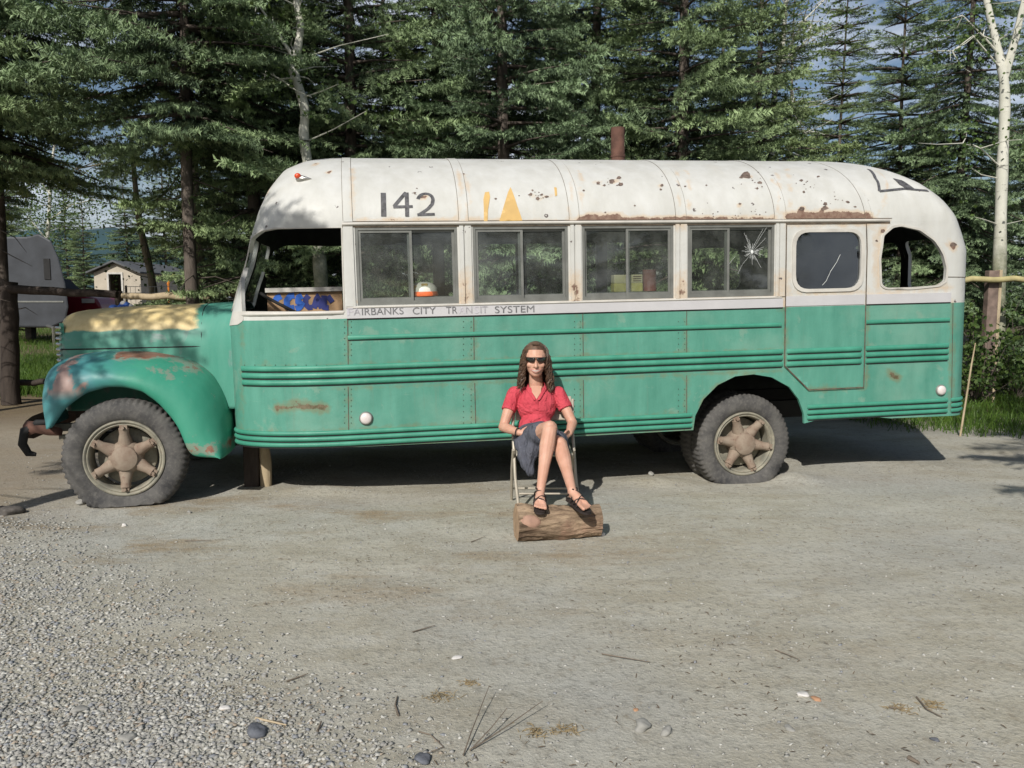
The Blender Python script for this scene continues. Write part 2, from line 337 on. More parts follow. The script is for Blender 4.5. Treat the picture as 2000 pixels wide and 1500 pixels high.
def groundm():
    t = NT('dusty_gravel_ground'); x, y, z = t.xyz()
    big = t.noise(.45, 5, .6); mid = t.noise(2.2, 6, .65, sc=(.6, 1.3, 1)); fine = t.noise(26, 6, .75); vf = t.noise(110, 4, .7)
    c = t.mix(t.ramp(mid, .40, .60), (.375, .352, .28), (.455, .438, .368))
    c = t.mix(t.math('MULTIPLY', t.ramp(big, .45, .62), .7), c, (.40, .40, .37))
    br = t.ramp(t.noise(1.3, 6, .7, sc=(.5, 1.2, 1)), .52, .66)
    ctr = t.math('MULTIPLY', t.ramp(t.math('ABSOLUTE', t.math('SUBTRACT', y, 5.6)), 2.0, .5), t.ramp(x, 2.2, -.2))
    c = t.mix(t.math('MULTIPLY', br, t.math('ADD', t.math('MULTIPLY', ctr, .75), .22)), c, (.30, .235, .15))
    c = t.mix(t.math('MULTIPLY', t.ramp(t.noise(5, 6, .7), .52, .7), .35), c, (.27, .235, .17))
    c = t.mix(t.math('MULTIPLY', t.ramp(fine, .5, .72), .85), c, (.18, .175, .15))
    c = t.mix(t.math('MULTIPLY', t.ramp(vf, .55, .75), .7), c, (.56, .56, .51))
    sp = t.noise(9, 7, .8, dist=.8); c = t.mix(t.math('MULTIPLY', t.ramp(sp, .56, .64), .4), c, (.25, .205, .145)); c = t.mix(t.math('MULTIPLY', t.ramp(t.noise(3.3, 6, .75, sc=(.5, 1, 1)), .55, .66), .45), c, (.48, .475, .43))
    # earth and litter beyond the fence and at the sides
    fb = t.ramp(t.math('ADD', y, t.math('MULTIPLY', big, 3)), 11.0, 13.0)
    c = t.mix(fb, c, t.mix(t.ramp(mid, .4, .6), (.07, .055, .035), (.13, .115, .06)))
    dirtL = t.math('MULTIPLY', t.ramp(x, -3.0, -4.2), t.ramp(t.math('ADD', y, mid), 5.6, 6.4)); c = t.mix(t.math('MULTIPLY', dirtL, .6), c, (.23, .175, .115))
    pv = t.vor(48); pb = t.ramp(pv, 0, .5, 1, 0)
    h = t.math('ADD', t.math('ADD', t.math('ADD', t.math('MULTIPLY', t.noise(5, 4, .6), 1.0), t.math('MULTIPLY', fine, 1.2)), t.math('MULTIPLY', vf, .4)), t.math('MULTIPLY', pb, .25))
    return t.fin(c, .95, 0, h, .6, .014, .15)
M['ground'] = groundm()
gme = mesh_from('ground', np.stack([GX.ravel(), GY.ravel(), GZ.ravel()], 1), np.stack([i, i + 1, i + n + 1, i + n], 1), M['ground'])
tag(link('ground', gme), kind='structure')
# ---- loose gravel: slate chips, thick at the lower left
def chips(name, n, px_fn, smin, smax, mats, label):
    X, Y = px_fn(n); n = len(X)
    base = np.array([(1, 0, 0), (0, 1, 0), (-1, 0, 0), (0, -1, 0), (.2, .1, 1), (-.1, 0, -1)], float); F0 = np.array([(0, 1, 4), (1, 2, 4), (2, 3, 4), (3, 0, 4), (1, 0, 5), (2, 1, 5), (3, 2, 5), (0, 3, 5)])
    s = smin + (smax - smin) * rng.random(n) ** 2.6
    sc = np.stack([s, s * rng.uniform(.5, .9, n), s * rng.uniform(.2, .5, n)], 1); V = base[None] * sc[:, None] * (1 + rng.normal(0, .18, (n, 6, 3)))
    a = rng.random(n) * 6.28; c, si = np.cos(a), np.sin(a); x = V[..., 0] * c[:, None] - V[..., 1] * si[:, None]; y = V[..., 0] * si[:, None] + V[..., 1] * c[:, None]
    tl = rng.normal(0, .35, n)[:, None]; z = V[..., 2] + x * tl * .6
    P3 = np.stack([x + X[:, None], y + Y[:, None], z + (gz(X, Y) + s * .12)[:, None]], -1).reshape(-1, 3)
    F = (F0[None] + 6 * np.arange(n)[:, None, None]).reshape(-1, 3)
    me = mesh_from(name, P3, F, mats, False, mi=np.repeat(rng.choice(len(mats), n, p=np.array([.36, .3, .17, .1, .07])[:len(mats)] / sum([.36, .3, .17, .1, .07][:len(mats)])), 8))
    return tag(link(name, me), label, 'gravel', kind='stuff')
SM = [simple('grey_slate_chip', (.29, .285, .265), .75, var=.2, scale=30), simple('mid_grey_chip', (.36, .355, .32), .75, var=.2, scale=30), simple('pale_chip', (.46, .455, .42), .7, var=.15, scale=30), simple('blue_grey_chip', (.24, .25, .265), .7, var=.2, scale=30), simple('brown_chip', (.33, .28, .22), .8, var=.25, scale=30)]
def gravel_zone(n):
    X = rng.uniform(-3.9, .5, n * 6); Y = 2.3 + 3.9 * rng.random(n * 6) ** 1.2
    # boundary runs from the far left (x -3.7, y 5.6) to the near middle (x -.1, y 2.7)
    dd = (X + 3.6) * .72 + (Y - 5.45) * .70 + .9 * fbm(X * .8, Y * .8, 3)
    p = np.clip(.62 - dd * .85, 0, 1) ** 1.3 * np.clip((7.2 - Y) / 3, .35, 1) * np.clip(.35 + 1.6 * (fbm(X * 2.2, Y * 2.2, 3) + .35), .15, 1)
    k = rng.random(n * 6) < p; k = np.where(k)[0][:n]; return X[k], Y[k]
chips('gravel', 90000, gravel_zone, .004, .0185, SM, 'loose grey slate gravel spread over the lower left of the yard')
def grit_zone(n):
    Y = 2.3 + 6.2 * rng.random(n) ** 1.5; X = rng.uniform(-.66, .66, n) * Y * 1.05; k = rng.random(n) < np.clip(.3 + 1.5 * (fbm(X * 1.3 + 9, Y * 1.3, 3) + .3), .05, 1); return X[k], Y[k]
chips('grit', 14000, grit_zone, .0025, .013, SM[:4], 'fine grit and small chips scattered over the packed yard')
# ---- dry needle and bark litter
_n = 5000; _Y = 2.3 + 6.0 * rng.random(_n) ** 1.3; _X = rng.uniform(-.66, .66, _n) * _Y; _k = rng.random(_n) < np.clip(.25 + 2.2 * fbm(_X * 1.1 + 40, _Y * 1.6, 4), .04, 1); _X, _Y = _X[_k], _Y[_k]; _n = len(_X)
_a = rng.random(_n) * 6.28; _l = rng.uniform(.003, .014, _n) ; _w = rng.uniform(.0008, .002, _n); _z = gz(_X, _Y) + .006
_d = np.stack([np.cos(_a) * _l, np.sin(_a) * _l, rng.normal(0, .002, _n)], 1); _p = np.stack([-np.sin(_a) * _w, np.cos(_a) * _w, 0 * _a], 1); _c = np.stack([_X, _Y, _z], 1)
_V = np.stack([_c - _d - _p, _c + _d - _p, _c + _d + _p, _c - _d + _p, _c + [0, 0, .003]], 1).reshape(-1, 3); _i = 5 * np.arange(_n)[:, None]
_F = np.concatenate([_i + [0, 1, 4], _i + [1, 2, 4], _i + [2, 3, 4], _i + [3, 0, 4]])
tag(link('needle_litter', mesh_from('needle_litter', _V, _F, simple('brown_litter', (.13, .095, .06), .9, var=.4, scale=3), False)), 'dry brown needles and bark bits strewn over the yard', 'litter', kind='stuff')
# ---- hill behind the shed
hx = np.linspace(-2600, -200, 60); hy = np.linspace(2300, 3300, 24); HX, HY = np.meshgrid(hx, hy)
HZ = 250 * np.exp(-((HX + 1500) / 620) ** 2 - ((HY - 2800) / 380) ** 2) * (1 + .5 * fbm(HX / 300, HY / 300, 4)) - 4
i = (np.arange(23)[:, None] * 60 + np.arange(59)[None]).ravel()
M['hill'] = simple('distant_forested_hill', (.035, .075, .085), .9, var=.2, scale=.01)
tag(link('hill', mesh_from('hill', np.stack([HX.ravel(), HY.ravel(), HZ.ravel()], 1), np.stack([i, i + 1, i + 61, i + 60], 1), M['hill'])), kind='structure')

# ================================================================ TREES
def branch_proto(seed, L=1.0, dens_=1.0):
    """unit-length spruce bough along +x: flat drooping spray, returns tri soup verts (n,3,3), tint (n)"""
    r = np.random.default_rng(seed); segs = []; wood = []
    def ax(t): return np.array([t * L, .05 * L * math.sin(3 * t + seed), -.16 * L * t * t ** .6 + .10 * L * t ** 4])
    wood.append([ax(t) for t in np.linspace(0, 1, 7)])
    t = .10
    while t < 1.0:
        p = ax(t); d0 = ax(min(1, t + .03)) - ax(t - .03); d0 /= np.linalg.norm(d0)
        for sgn in (-1, 1):
            ll = (.44 * (1 - t) ** .75 * r.uniform(.75, 1.15) + .055) * L
            if t < .3: ll *= .45 + 1.8 * t
            an = r.uniform(.75, 1.15); d = np.array([d0[0] * math.cos(an), sgn * math.sin(an), -.12 + r.normal(0, .12)]); d /= np.linalg.norm(d)
            n = max(1, int(ll / .12)); q = p.copy()
            for k in range(n):
                q2 = q + d * ll / n; segs.append((q, q2, t)); 
                if ll > .16 and k > 0 or n == 1:
                    for s2 in (-1, 1):
                        l2 = (ll * (1 - k / n) * .5 + .03) * r.uniform(.6, 1.1); e = d * .7 + np.array([-d[1], d[0], 0]) * s2 * .75 + np.array([0, 0, -.25 + r.normal(0, .15)]); e /= np.linalg.norm(e); segs.append((q, q + e * min(l2, .2), t + .15))
                q = q2; d = d + np.array([.25, 0, .10 + r.normal(0, .06)]) * .3; d /= np.linalg.norm(d)
        t += .085 / dens_
    for k in range(4): segs.append((ax(.8 + .05 * k), ax(.85 + .05 * k), 1))
    T = []; tint = []
    nl, nw = .029, .0050
    for p, q, t in segs:
        d = q - p; l = np.linalg.norm(d); d /= l; n = max(5, int(l / .0038)); u = (np.arange(n) + r.random(n)) / n
        ph = r.random(n) * 6.28; a = np.cross(d, [0, 0, 1]); a /= np.linalg.norm(a) + 1e-9; b = np.cross(a, d)
        per = np.cos(ph)[:, None] * a + np.sin(ph)[:, None] * b; c = p + u[:, None] * (q - p); tip = c + (d * .6 + per * .8) * nl * (.8 + .5 * r.random(n))[:, None]
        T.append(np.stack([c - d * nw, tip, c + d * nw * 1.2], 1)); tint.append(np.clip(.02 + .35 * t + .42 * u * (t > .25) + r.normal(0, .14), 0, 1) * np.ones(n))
    return np.concatenate(T), np.concatenate(tint), wood
PROTO = [branch_proto(k, 1.0) for k in range(5)]
PROTO_S = [branch_proto(20 + k, 1.0, .5) for k in range(3)]
print('branch tris', [len(p[0]) for p in PROTO])
def spruce(seed, H, z0, Lmax, full=1.0, droop=.1, rtrunk=.13, zdet=8.5, lean=0, nbm=0):
    """trunk mesh, crown mesh"""
    r = np.random.default_rng(seed); T = []; C = []; wb_ = MB(); tr = MB()
    zs = np.linspace(0, H, 14); tr.tube(np.stack([.05 * np.sin(zs * .6 + seed) + lean * zs, .05 * np.cos(zs * .5 + seed), zs], 1), rtrunk * (1 - zs / H * .93) + .05 * np.exp(-zs * 4), 10)
    z = z0; k = 0
    while z < H - .1:
        f = (z - z0) / (H - z0); L = Lmax * (1 - f) ** .8 * (1 - .35 * math.exp(-f * 12)) + .18
        nb = r.integers(3, 6) + nbm
        a0 = r.random() * 6.28
        for j in range(nb):
            if r.random() > full: continue
            P_ = (PROTO if z < zdet else PROTO_S); T0_, tint, _ = P_[r.integers(len(P_))]
            a = a0 + j * 6.28 / nb + r.normal(0, .25); l = L * r.uniform(.6, 1.2); el = -droop + .45 * f + r.normal(0, .08) - .05
            ro = r.normal(0, .25); V = T0_ * np.array([l, l * r.uniform(.75, 1.0), l * r.uniform(.8, 1.2)])
            # keep needle size: scaling large boughs thickens sprays only mildly
            cr_, sr_ = math.cos(ro), math.sin(ro); y, zz = V[..., 1] * cr_ - V[..., 2] * sr_, V[..., 1] * sr_ + V[..., 2] * cr_; x = V[..., 0]
            ce, se = math.cos(el), math.sin(el); x, zz = x * ce - zz * se, x * se + zz * ce
            ca_, sa_ = math.cos(a), math.sin(a); bx = .05 * math.sin(z * .6 + seed) + lean * z; by = .05 * math.cos(z * .5 + seed)
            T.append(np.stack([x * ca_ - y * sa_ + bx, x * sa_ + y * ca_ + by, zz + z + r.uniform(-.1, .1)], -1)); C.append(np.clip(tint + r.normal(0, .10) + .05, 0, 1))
            d = np.array([math.cos(a) * ce, math.sin(a) * ce, se]); wb_.tube([np.array([bx, by, z]) + d * q * l + [0, 0, -.12 * l * q * q] for q in (0, .35, .75)], [.022 + .008 * l, .016, .006], 4, False)
        z += r.uniform(.19, .32) * (1 if z < zdet else 1.6) * (.8 + .4 * f); k += 1
    # dead lower twigs
    for q in range(26):
        zz = r.uniform(.5, max(1.5, z0 + 1.5)); a = r.random() * 6.28; l = r.uniform(.3, 1.1); p = np.array([0, 0, zz]); d = np.array([math.cos(a), math.sin(a), r.uniform(-.3, .1)])
        wb_.tube([p, p + d * l * .5 + r.normal(0, .03, 3), p + d * l + [0, 0, -.1]], [.012, .008, .003], 4, False)
    T = np.concatenate(T).reshape(-1, 3); C = np.repeat(np.concatenate(C), 3)
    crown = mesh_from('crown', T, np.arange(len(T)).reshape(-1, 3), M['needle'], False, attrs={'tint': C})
    Vt = np.concatenate(tr.V + wb_.V); Ft = tr.F + [tuple(i + tr.n for i in f) for f in wb_.F]
    trunk = mesh_from('trunk', Vt, Ft, M['bark'], True)
    print('spruce', seed, len(T) // 3); return trunk, crown
SPR = {'low': spruce(1, 12.5, .9, 2.3), 'low2': spruce(2, 13.5, .6, 2.5, droop=.05), 'high': spruce(3, 13, 3.9, 2.4, droop=.12, rtrunk=.10, nbm=1), 'thin': spruce(4, 9.5, .4, 1.35, rtrunk=.06, zdet=12, nbm=3), 'overhang': spruce(6, 12, 4.55, 2.1, full=.8, droop=.2), 'sparse': spruce(5, 12.5, 1.9, 2.1, full=.85, droop=.25, nbm=1)}
def plant(kind, name, x, y, rot, sc, label, group=None, cat='tree'):
    t = thing(name, (x, y, float(gz(x, y)) - .03), label, cat, group); t.rotation_euler = (0, 0, rot); t.scale = (sc, sc, sc)
    for nm, me in zip(('trunk', 'crown'), SPR[kind]): link(nm, me, t)
    return t
GB = 'spruces standing behind the bus'
TREES = [  # kind, photo x, Y, rot, scale, label
 ('high', 385, 11.4, .3, 1.0, 'spruce with broad sunlit boughs high above the bus hood'),
 ('high', 12, 13.4, 4.4, .98, 'spruce with hanging boughs behind the left fence post'),
 ('high', -150, 10.8, 2.1, .93, 'spruce with drooping boughs along the left edge, over the trailer'),
 ('low', 500, 12.4, 1.2, .9, 'dark spruce right behind the front roof curve of the bus'),
 ('low2', 690, 12.2, 4.0, .92, 'spruce behind the painted number 142, right of the crooked pale trunk'),
 ('low', 850, 13.4, 2.6, .9, 'shaded spruce behind the second side window'),
 ('low2', 985, 12.0, .8, .9, 'bright green spruce rising above the middle of the bus roof'),
 ('low', 1165, 13.6, 5.2, .95, 'spruce with a dark trunk showing just left of the stove pipe'),
 ('low2', 1320, 12.3, 3.1, .9, 'spruce with large sunlit boughs just right of the stove pipe'),
 ('low', 1470, 13.4, .4, .72, 'spruce tangled with bare twigs above the emergency door'),
 ('thin', 1628, 17.5, .9, 1.0, 'slender pointed spruce against the sky above the rear roof of the bus'),
 ('thin', 1745, 15.5, 2.2, 1.0, 'slim open spruce between the pointed spruce and the pale trunk at the right'),
 ('sparse', 1860, 15.0, 1.0, .82, 'thin-boughed spruce showing sky, behind the rear end of the bus'),
 ('low', 2090, 15.4, 1.9, .95, 'dense spruce at the right edge behind the pale trunk'),
 ('low2', 172, 42, .1, .55, 'small spruce between the trailer and the shed'),
 ('sparse', 590, 17.5, 1.7, .98, 'tall thin spruce in the second row behind the crooked pale trunk'),
 ('low2', 760, 18.5, 3.3, .75, 'second-row spruce behind the first side window'),
 ('low', 930, 19.5, .7, .8, 'second-row spruce left of the roof middle'),
 ('sparse', 1075, 18.5, 2.9, .95, 'second-row thin spruce between the roof middle and the stove pipe'),
 ('low2', 1240, 20.5, 4.4, .75, 'second-row spruce straight behind the stove pipe'),
 ('low', 1400, 19.0, 1.5, .8, 'second-row spruce behind the starred window pane'),
 ('sparse', 1530, 21.0, .2, .75, 'second-row thin spruce left of the slender pointed one'),
 ('sparse', 1800, 23.0, 2.8, .72, 'far thin spruce seen against the sky over the rear corner'),
 ('low', 2010, 21.0, 5.0, .85, 'far dark spruce beyond the right fence'),
 ('low', 470, 19.0, 5.5, .75, 'shaded spruce right of the shed behind the wire fence'),
 ('low', 330, 52.0, 1.1, .95, 'deep green spruce close behind the shed roof'),
 ('low2', 140, 54.0, 1.6, .8, 'far spruce left of the shed, in front of the hill'),
 ('low', 255, 56.0, 2.6, .9, 'far spruce directly behind the shed gable'),
 ('low', 10, 30.0, .6, .75, 'dark spruce behind the trailer'),
 ('high', -130, 16.0, .9, .9, 'dark spruce partly in view at the far left edge'),
 ('low2', 420, 30.0, .5, .75, 'distant spruce filling the gap left of the windshield pillar'),
 ('low', 640, 27.0, 3.6, .6, 'distant spruce seen through the driver window'),
 ('low2', 860, 28.0, 5.1, .6, 'distant spruce behind the gap above the letters'),
 ('low', 1030, 27.0, 1.0, .6, 'distant spruce behind the sitting person'),
 ('low2', 1180, 28.0, 2.2, .55, 'distant spruce in the gap left of the stove pipe'),
 ('low', 1340, 27.0, 3.9, .55, 'distant spruce in the gap right of the stove pipe'),
 ('low', 1480, 29.0, .9, .5, 'distant spruce above the fourth window'),
 ('low', 1700, 30.0, .4, .45, 'distant low spruce behind the rear roof'),
 ('low', 1900, 30.0, 1.9, .55, 'distant spruce low behind the rear corner'),
]
for kd, px, Y, ro, sc, lb_ in TREES:
    plant(kd, 'spruce_tree', (px - 1000) / FPX * Y, Y, ro, sc, lb_, GB)
# trees standing around the photographer: their boughs throw the shadows on the hood, roof front and yard
for kd, x, y, ro, sc, lb_ in [('overhang', -4.8, 3.5, .5, 1.0, 'spruce left of the photographer whose boughs shade the hood'),
    ('sparse', 4.62, 2.3, 2.6, 1.0, 'spruce right of the photographer whose bough shades the yard'),
    ('low', -9, -16, 1, 1, 'spruce across the yard, to the left behind the photographer'), ('low2', -3, -19, 2, 1, 'spruce across the yard, behind the photographer'), ('low', 3.5, -18, 3, 1, 'spruce across the yard, right behind the photographer'), ('low2', 10, -17, 4, 1, 'spruce across the yard, far right behind the photographer'), ('low', 15, -12, 5, 1, 'spruce at the right side of the yard'), ('low2', 0.5, -24, 5, 1.2, 'tall spruce at the back of the yard'), ('low2', -14.5, -12, 4, 1, 'spruce at the left side of the yard')]:
    plant(kd, 'spruce_tree', x, y, ro, sc, lb_, 'spruces around the open yard')
# ---- aspens: pale trunks, leafy twigs
def leaf_cloud(r, centers, n, spread, size):
    c = centers[r.integers(len(centers), size=n)] + r.normal(0, 1, (n, 3)) * spread; a = r.normal(0, 1, (n, 3)); a /= np.linalg.norm(a, axis=1)[:, None]; b = np.cross(a, r.normal(0, 1, (n, 3))); b /= np.linalg.norm(b, axis=1)[:, None]
    s = size * r.uniform(.6, 1.2, n)[:, None]; return np.stack([c - a * s, c + b * s * .8, c + a * s, c - b * s * .8], 1).reshape(-1, 3)
def aspen(name, pts, rads, boughs, nleaf, spread, size, label, seed, tw=30, bk='birch'):
    """pts: trunk world points; boughs: lists of world points"""
    r = np.random.default_rng(seed); pts = np.array(pts, float); base = pts[0].copy(); t = thing(name, base, label, 'tree')
    k = np.linspace(0, len(pts) - 1, len(pts) * 5); tp = np.stack([np.interp(k, np.arange(len(pts)), pts[:, q]) for q in range(3)], 1)
    for _ in range(2): tp[1:-1] = (tp[:-2] + tp[1:-1] * 2 + tp[2:]) / 4
    rr = np.interp(k, np.arange(len(pts)), rads); mb = MB(); mb.tube(tp, rr * (1 + .06 * np.sin(k * 5)), 12)
    ends = []
    for b, rb in boughs:
        b = np.array(b, float); mb.tube(b, np.linspace(rb, rb * .35, len(b)), 7); ends += [b[-1], (b[-1] + b[-2]) / 2]
        for q in range(tw // 2):
            s = b[0] + (b[-1] - b[0]) * r.uniform(.3, 1); s = b[min(len(b) - 1, r.integers(1, len(b)))]; d = r.normal(0, 1, 3) * [.5, .5, .3] * r.uniform(.4, 1); mb.tube([s, s + d * .5 + r.normal(0, .03, 3), s + d], [.010, .006, .003], 4, False); ends.append(s + d)
    for q in range(tw):
        s = tp[r.integers(len(tp) // 3, len(tp))]; d = np.array([r.normal(0, .5), r.normal(0, .5), r.uniform(-.2, .4)]); mb.tube([s, s + d * .5 + r.normal(0, .04, 3), s + d], [.012, .007, .003], 4, False); ends.append(s + d)
    mb.build('trunk', M[bk], t, True, base)
    if nleaf:
        L = leaf_cloud(r, np.array(ends), nleaf, spread, size); me = mesh_from('crown', L - base, np.arange(len(L)).reshape(-1, 4), M['leaf'], False, attrs={'tint': np.repeat(r.random(nleaf), 4)}); link('crown', me, t)
    return t
A = at
M['bark2'] = bark('tan_young_bark', (.12, .10, .07), (.27, .235, .17))
aspen('aspen_tree', [A(634, 640, 11.3) * [1, 1, 0], A(628, 560, 11.3), A(622, 480, 11.3), A(612, 380, 11.3), A(592, 268, 11.3), A(597, 215, 11.3), A(580, 160, 11.3), A(568, 125, 11.3), A(582, 95, 11.3), A(588, 50, 11.3), A(578, 0, 11.3), A(572, -120, 11.3), A(565, -300, 11.3)],
      [.12, .10, .085, .07, .066, .062, .062, .066, .054, .05, .046, .04, .02], [([A(578, 120, 11.3), A(540, 60, 11.1), A(505, 10, 11.0)], .03), ([A(580, 150, 11.3), A(548, 155, 11.1), A(520, 140, 11.1)], .015)], 500, .2, .035, 'crooked pale aspen trunk bending in an S above the front of the bus roof', 5, 14)
aspen('aspen_tree', [A(1950, 768, 13.4) * [1, 1, 0], A(1945, 700, 13.4), A(1950, 600, 13.4), A(1953, 480, 13.4), A(1956, 360, 13.4), A(1962, 230, 13.4), A(1962, 160, 13.4), A(1950, 100, 13.4), A(1930, 20, 13.4), A(1910, -100, 13.4), A(1900, -260, 13.4)],
      [.16, .12, .105, .095, .085, .08, .075, .06, .05, .04, .03], [([A(1962, 150, 13.4), A(1985, 70, 13.3), A(2000, 0, 13.2), A(2015, -120, 13.2)], .07), ([A(1955, 110, 13.4), A(1920, 70, 13.3), A(1880, 30, 13.2)], .02), ([A(1958, 330, 13.4), A(1915, 290, 13.2), A(1880, 280, 13)], .015), ([A(1960, 140, 13.4), A(1900, 70, 13.2), A(1860, 100, 13)], .018)], 900, .22, .035, 'straight pale aspen trunk forking near the top, right of the bus', 6, 10)
aspen('aspen_tree', [(9.9, 17.4, 0), A(1800, 450, 17), A(1560, 130, 15), A(1520, 40, 15), A(1500, -60, 15)], [.07, .06, .05, .04, .03], [([A(1470, 140, 14.5), A(1530, 118, 14.5), A(1560, 95, 14.5), A(1580, 75, 14.5), A(1585, 45, 14.5)], .035), ([A(1560, 130, 15), A(1600, 40, 14.5), A(1640, -10, 14.5)], .02), ([A(1540, 100, 15), A(1500, 30, 14.5), A(1480, -30, 14)], .02)], 2600, .3, .03, 'leafy aspen with bare grey twigs against the sky above the rear windows', 7, 50) if False else None
r_ = np.random.default_rng(11)
aspen('aspen_tree', [A(1505, 690, 14.5) * [1, 1, 0], A(1500, 400, 14.5), A(1510, 200, 14.5), A(1530, 80, 14.5), A(1540, -60, 14.5)], [.08, .07, .055, .04, .03], [([A(1500, 250, 14.5), A(1470, 140, 14.2), A(1530, 118, 14.1), A(1560, 95, 14.1), A(1582, 72, 14.1), A(1585, 48, 14.1)][1:], .035), ([A(1520, 130, 14.5), A(1570, 40, 14.3), A(1620, -10, 14.3)], .02), ([A(1525, 100, 14.5), A(1500, 30, 14.3), A(1480, -30, 14)], .02), ([A(1505, 290, 14.5), A(1440, 240, 13.6), A(1400, 232, 13.4)], .018), ([A(1505, 250, 14.5), A(1545, 210, 13.6), A(1570, 260, 13.4)], .016)], 2600, .32, .028, 'leafy aspen with bare grey twigs against the sky above the rear windows', 7, 50)
aspen('aspen_tree', [A(310, 650, 17) * [1, 1, 0], A(303, 600, 17), A(296, 540, 17), A(282, 480, 17), A(270, 420, 17), A(262, 340, 17), A(255, 240, 17)], [.085, .08, .075, .07, .06, .05, .03], [([A(270, 420, 17), A(330, 370, 17), A(370, 310, 17)], .03), ([A(262, 340, 17), A(200, 320, 17), A(150, 330, 17)], .03)], 1500, .35, .035, 'leaning young aspen in front of the shed side', 8, 30, 'bark2')
aspen('aspen_tree', [A(80, 650, 46) * [1, 1, 0], A(85, 520, 46), A(95, 440, 46), A(100, 330, 46), A(120, 180, 46)], [.14, .12, .1, .08, .03], [([A(92, 470, 46), A(60, 430, 46), A(30, 400, 46)], .05), ([A(96, 430, 46), A(140, 400, 46), A(180, 390, 46)], .05), ([A(98, 380, 46), A(70, 340, 46), A(40, 300, 46)], .05)], 6000, .9, .07, 'leafy aspen between the trailer and the shed', 9, 60)
aspen('aspen_tree', [A(398, 650, 18) * [1, 1, 0], A(393, 570, 18), A(388, 500, 18), A(384, 420, 18), A(380, 300, 18)], [.15, .14, .12, .1, .06], [], 0, .3, .04, 'grey leaning trunk behind the wire fence near the windshield pillar', 10, 6, 'bark2')
# ---- shrub and grass
def shrub(name, c, n, sp, size, label, seed):
    r = np.random.default_rng(seed); t = thing(name, c, label, 'shrub'); mb = MB(); ends = []
    for q in range(26):
        d = r.normal(0, 1, 3) * sp; d[2] = abs(d[2]) + sp[2] * .6; mb.tube([(0, 0, 0), d * .5 + r.normal(0, .03, 3), d], [.008, .006, .003], 4, False); ends += [d, d * .7]
    mb.build('stems', M['bark'], t, True); L = leaf_cloud(r, np.array(ends), n, .07, size); link('foliage', mesh_from('foliage', L, np.arange(len(L)).reshape(-1, 4), M['leaf'], False, attrs={'tint': np.repeat(r.random(n), 4)}), t); return t
def gxy(px, Y): x = (px - 1000) / FPX * Y; return (x, Y, float(gz(x, Y)))
shrub('shrub', gxy(1905, 12.2), 1500, np.array([.32, .3, .62]), .035, 'leafy shrub growing against the fence post right of the bus', 1)
shrub('shrub', gxy(1990, 12.8), 1500, np.array([.4, .3, .5]), .035, 'shrub at the right edge beside the pale trunk', 2)
shrub('shrub', gxy(420, 15.5), 1500, np.array([.9, .5, .5]), .04, 'low shrub behind the wire fence near the windshield pillar', 3)
def grass(name, label, fn, n, hmin, hmax):
    X, Y = fn(n); n = len(X); a = rng.random(n) * 6.28; h = rng.uniform(hmin, hmax, n); w = rng.uniform(.003, .006, n); ln_ = rng.normal(0, .45, (n, 2)) * h[:, None]
    z = gz(X, Y); d = np.stack([np.cos(a), np.sin(a)], 1) * w[:, None]
    b0 = np.stack([X - d[:, 0], Y - d[:, 1], z], 1); b1 = np.stack([X + d[:, 0], Y + d[:, 1], z], 1); m0 = np.stack([X + ln_[:, 0] * .35 - d[:, 0] * .8, Y + ln_[:, 1] * .35 - d[:, 1] * .8, z + h * .6], 1); m1 = m0 + np.stack([d[:, 0] * 1.6, d[:, 1] * 1.6, 0 * h], 1); tp = np.stack([X + ln_[:, 0], Y + ln_[:, 1], z + h * .95], 1)
    V = np.stack([b0, b1, m1, m0, tp], 1).reshape(-1, 3); k = 5 * np.arange(n)[:, None]
    F = [tuple(q) for q in (k + [0, 1, 2, 3])] + [tuple(q) for q in (k + [3, 2, 4])]
    me = mesh_from(name, V, F, M['grass'], False, attrs={'tint': np.repeat(rng.random(n), 5)}); return tag(link(name, me), label, 'grass', kind='stuff')
def gr_right(n):
    Y = rng.uniform(8.2, 15, n * 3); X = rng.uniform(4.4, 10.5, n * 3); e = (Y - 9.3) + (X - 5.4) * .55 + 1.6 * fbm(X * 1.1, Y * 1.1, 3); k = rng.random(n * 3) < np.clip(e * .9, 0, 1); return X[k][:n], Y[k][:n]
grass('grass', 'green grass under the fence and pale trunk right of the bus', gr_right, 26000, .05, .20)
def gr_left(n):
    Y = rng.uniform(13.2, 22, n * 3); X = -Y * rng.uniform(.48, .66, n * 3); k = rng.random(n * 3) < np.clip(.6 + 2 * fbm(X, Y, 3), 0, 1); return X[k][:n], Y[k][:n]
grass('grass', 'sunny green weeds behind the fence left of the bus nose', gr_left, 16000, .08, .3)
def gr_back(n):
    Y = rng.uniform(24, 42, n * 2); X = -Y * rng.uniform(.38, .62, n * 2); return X[:n], Y[:n]
grass('grass', 'pale grass field around the shed', gr_back, 14000, .1, .3)

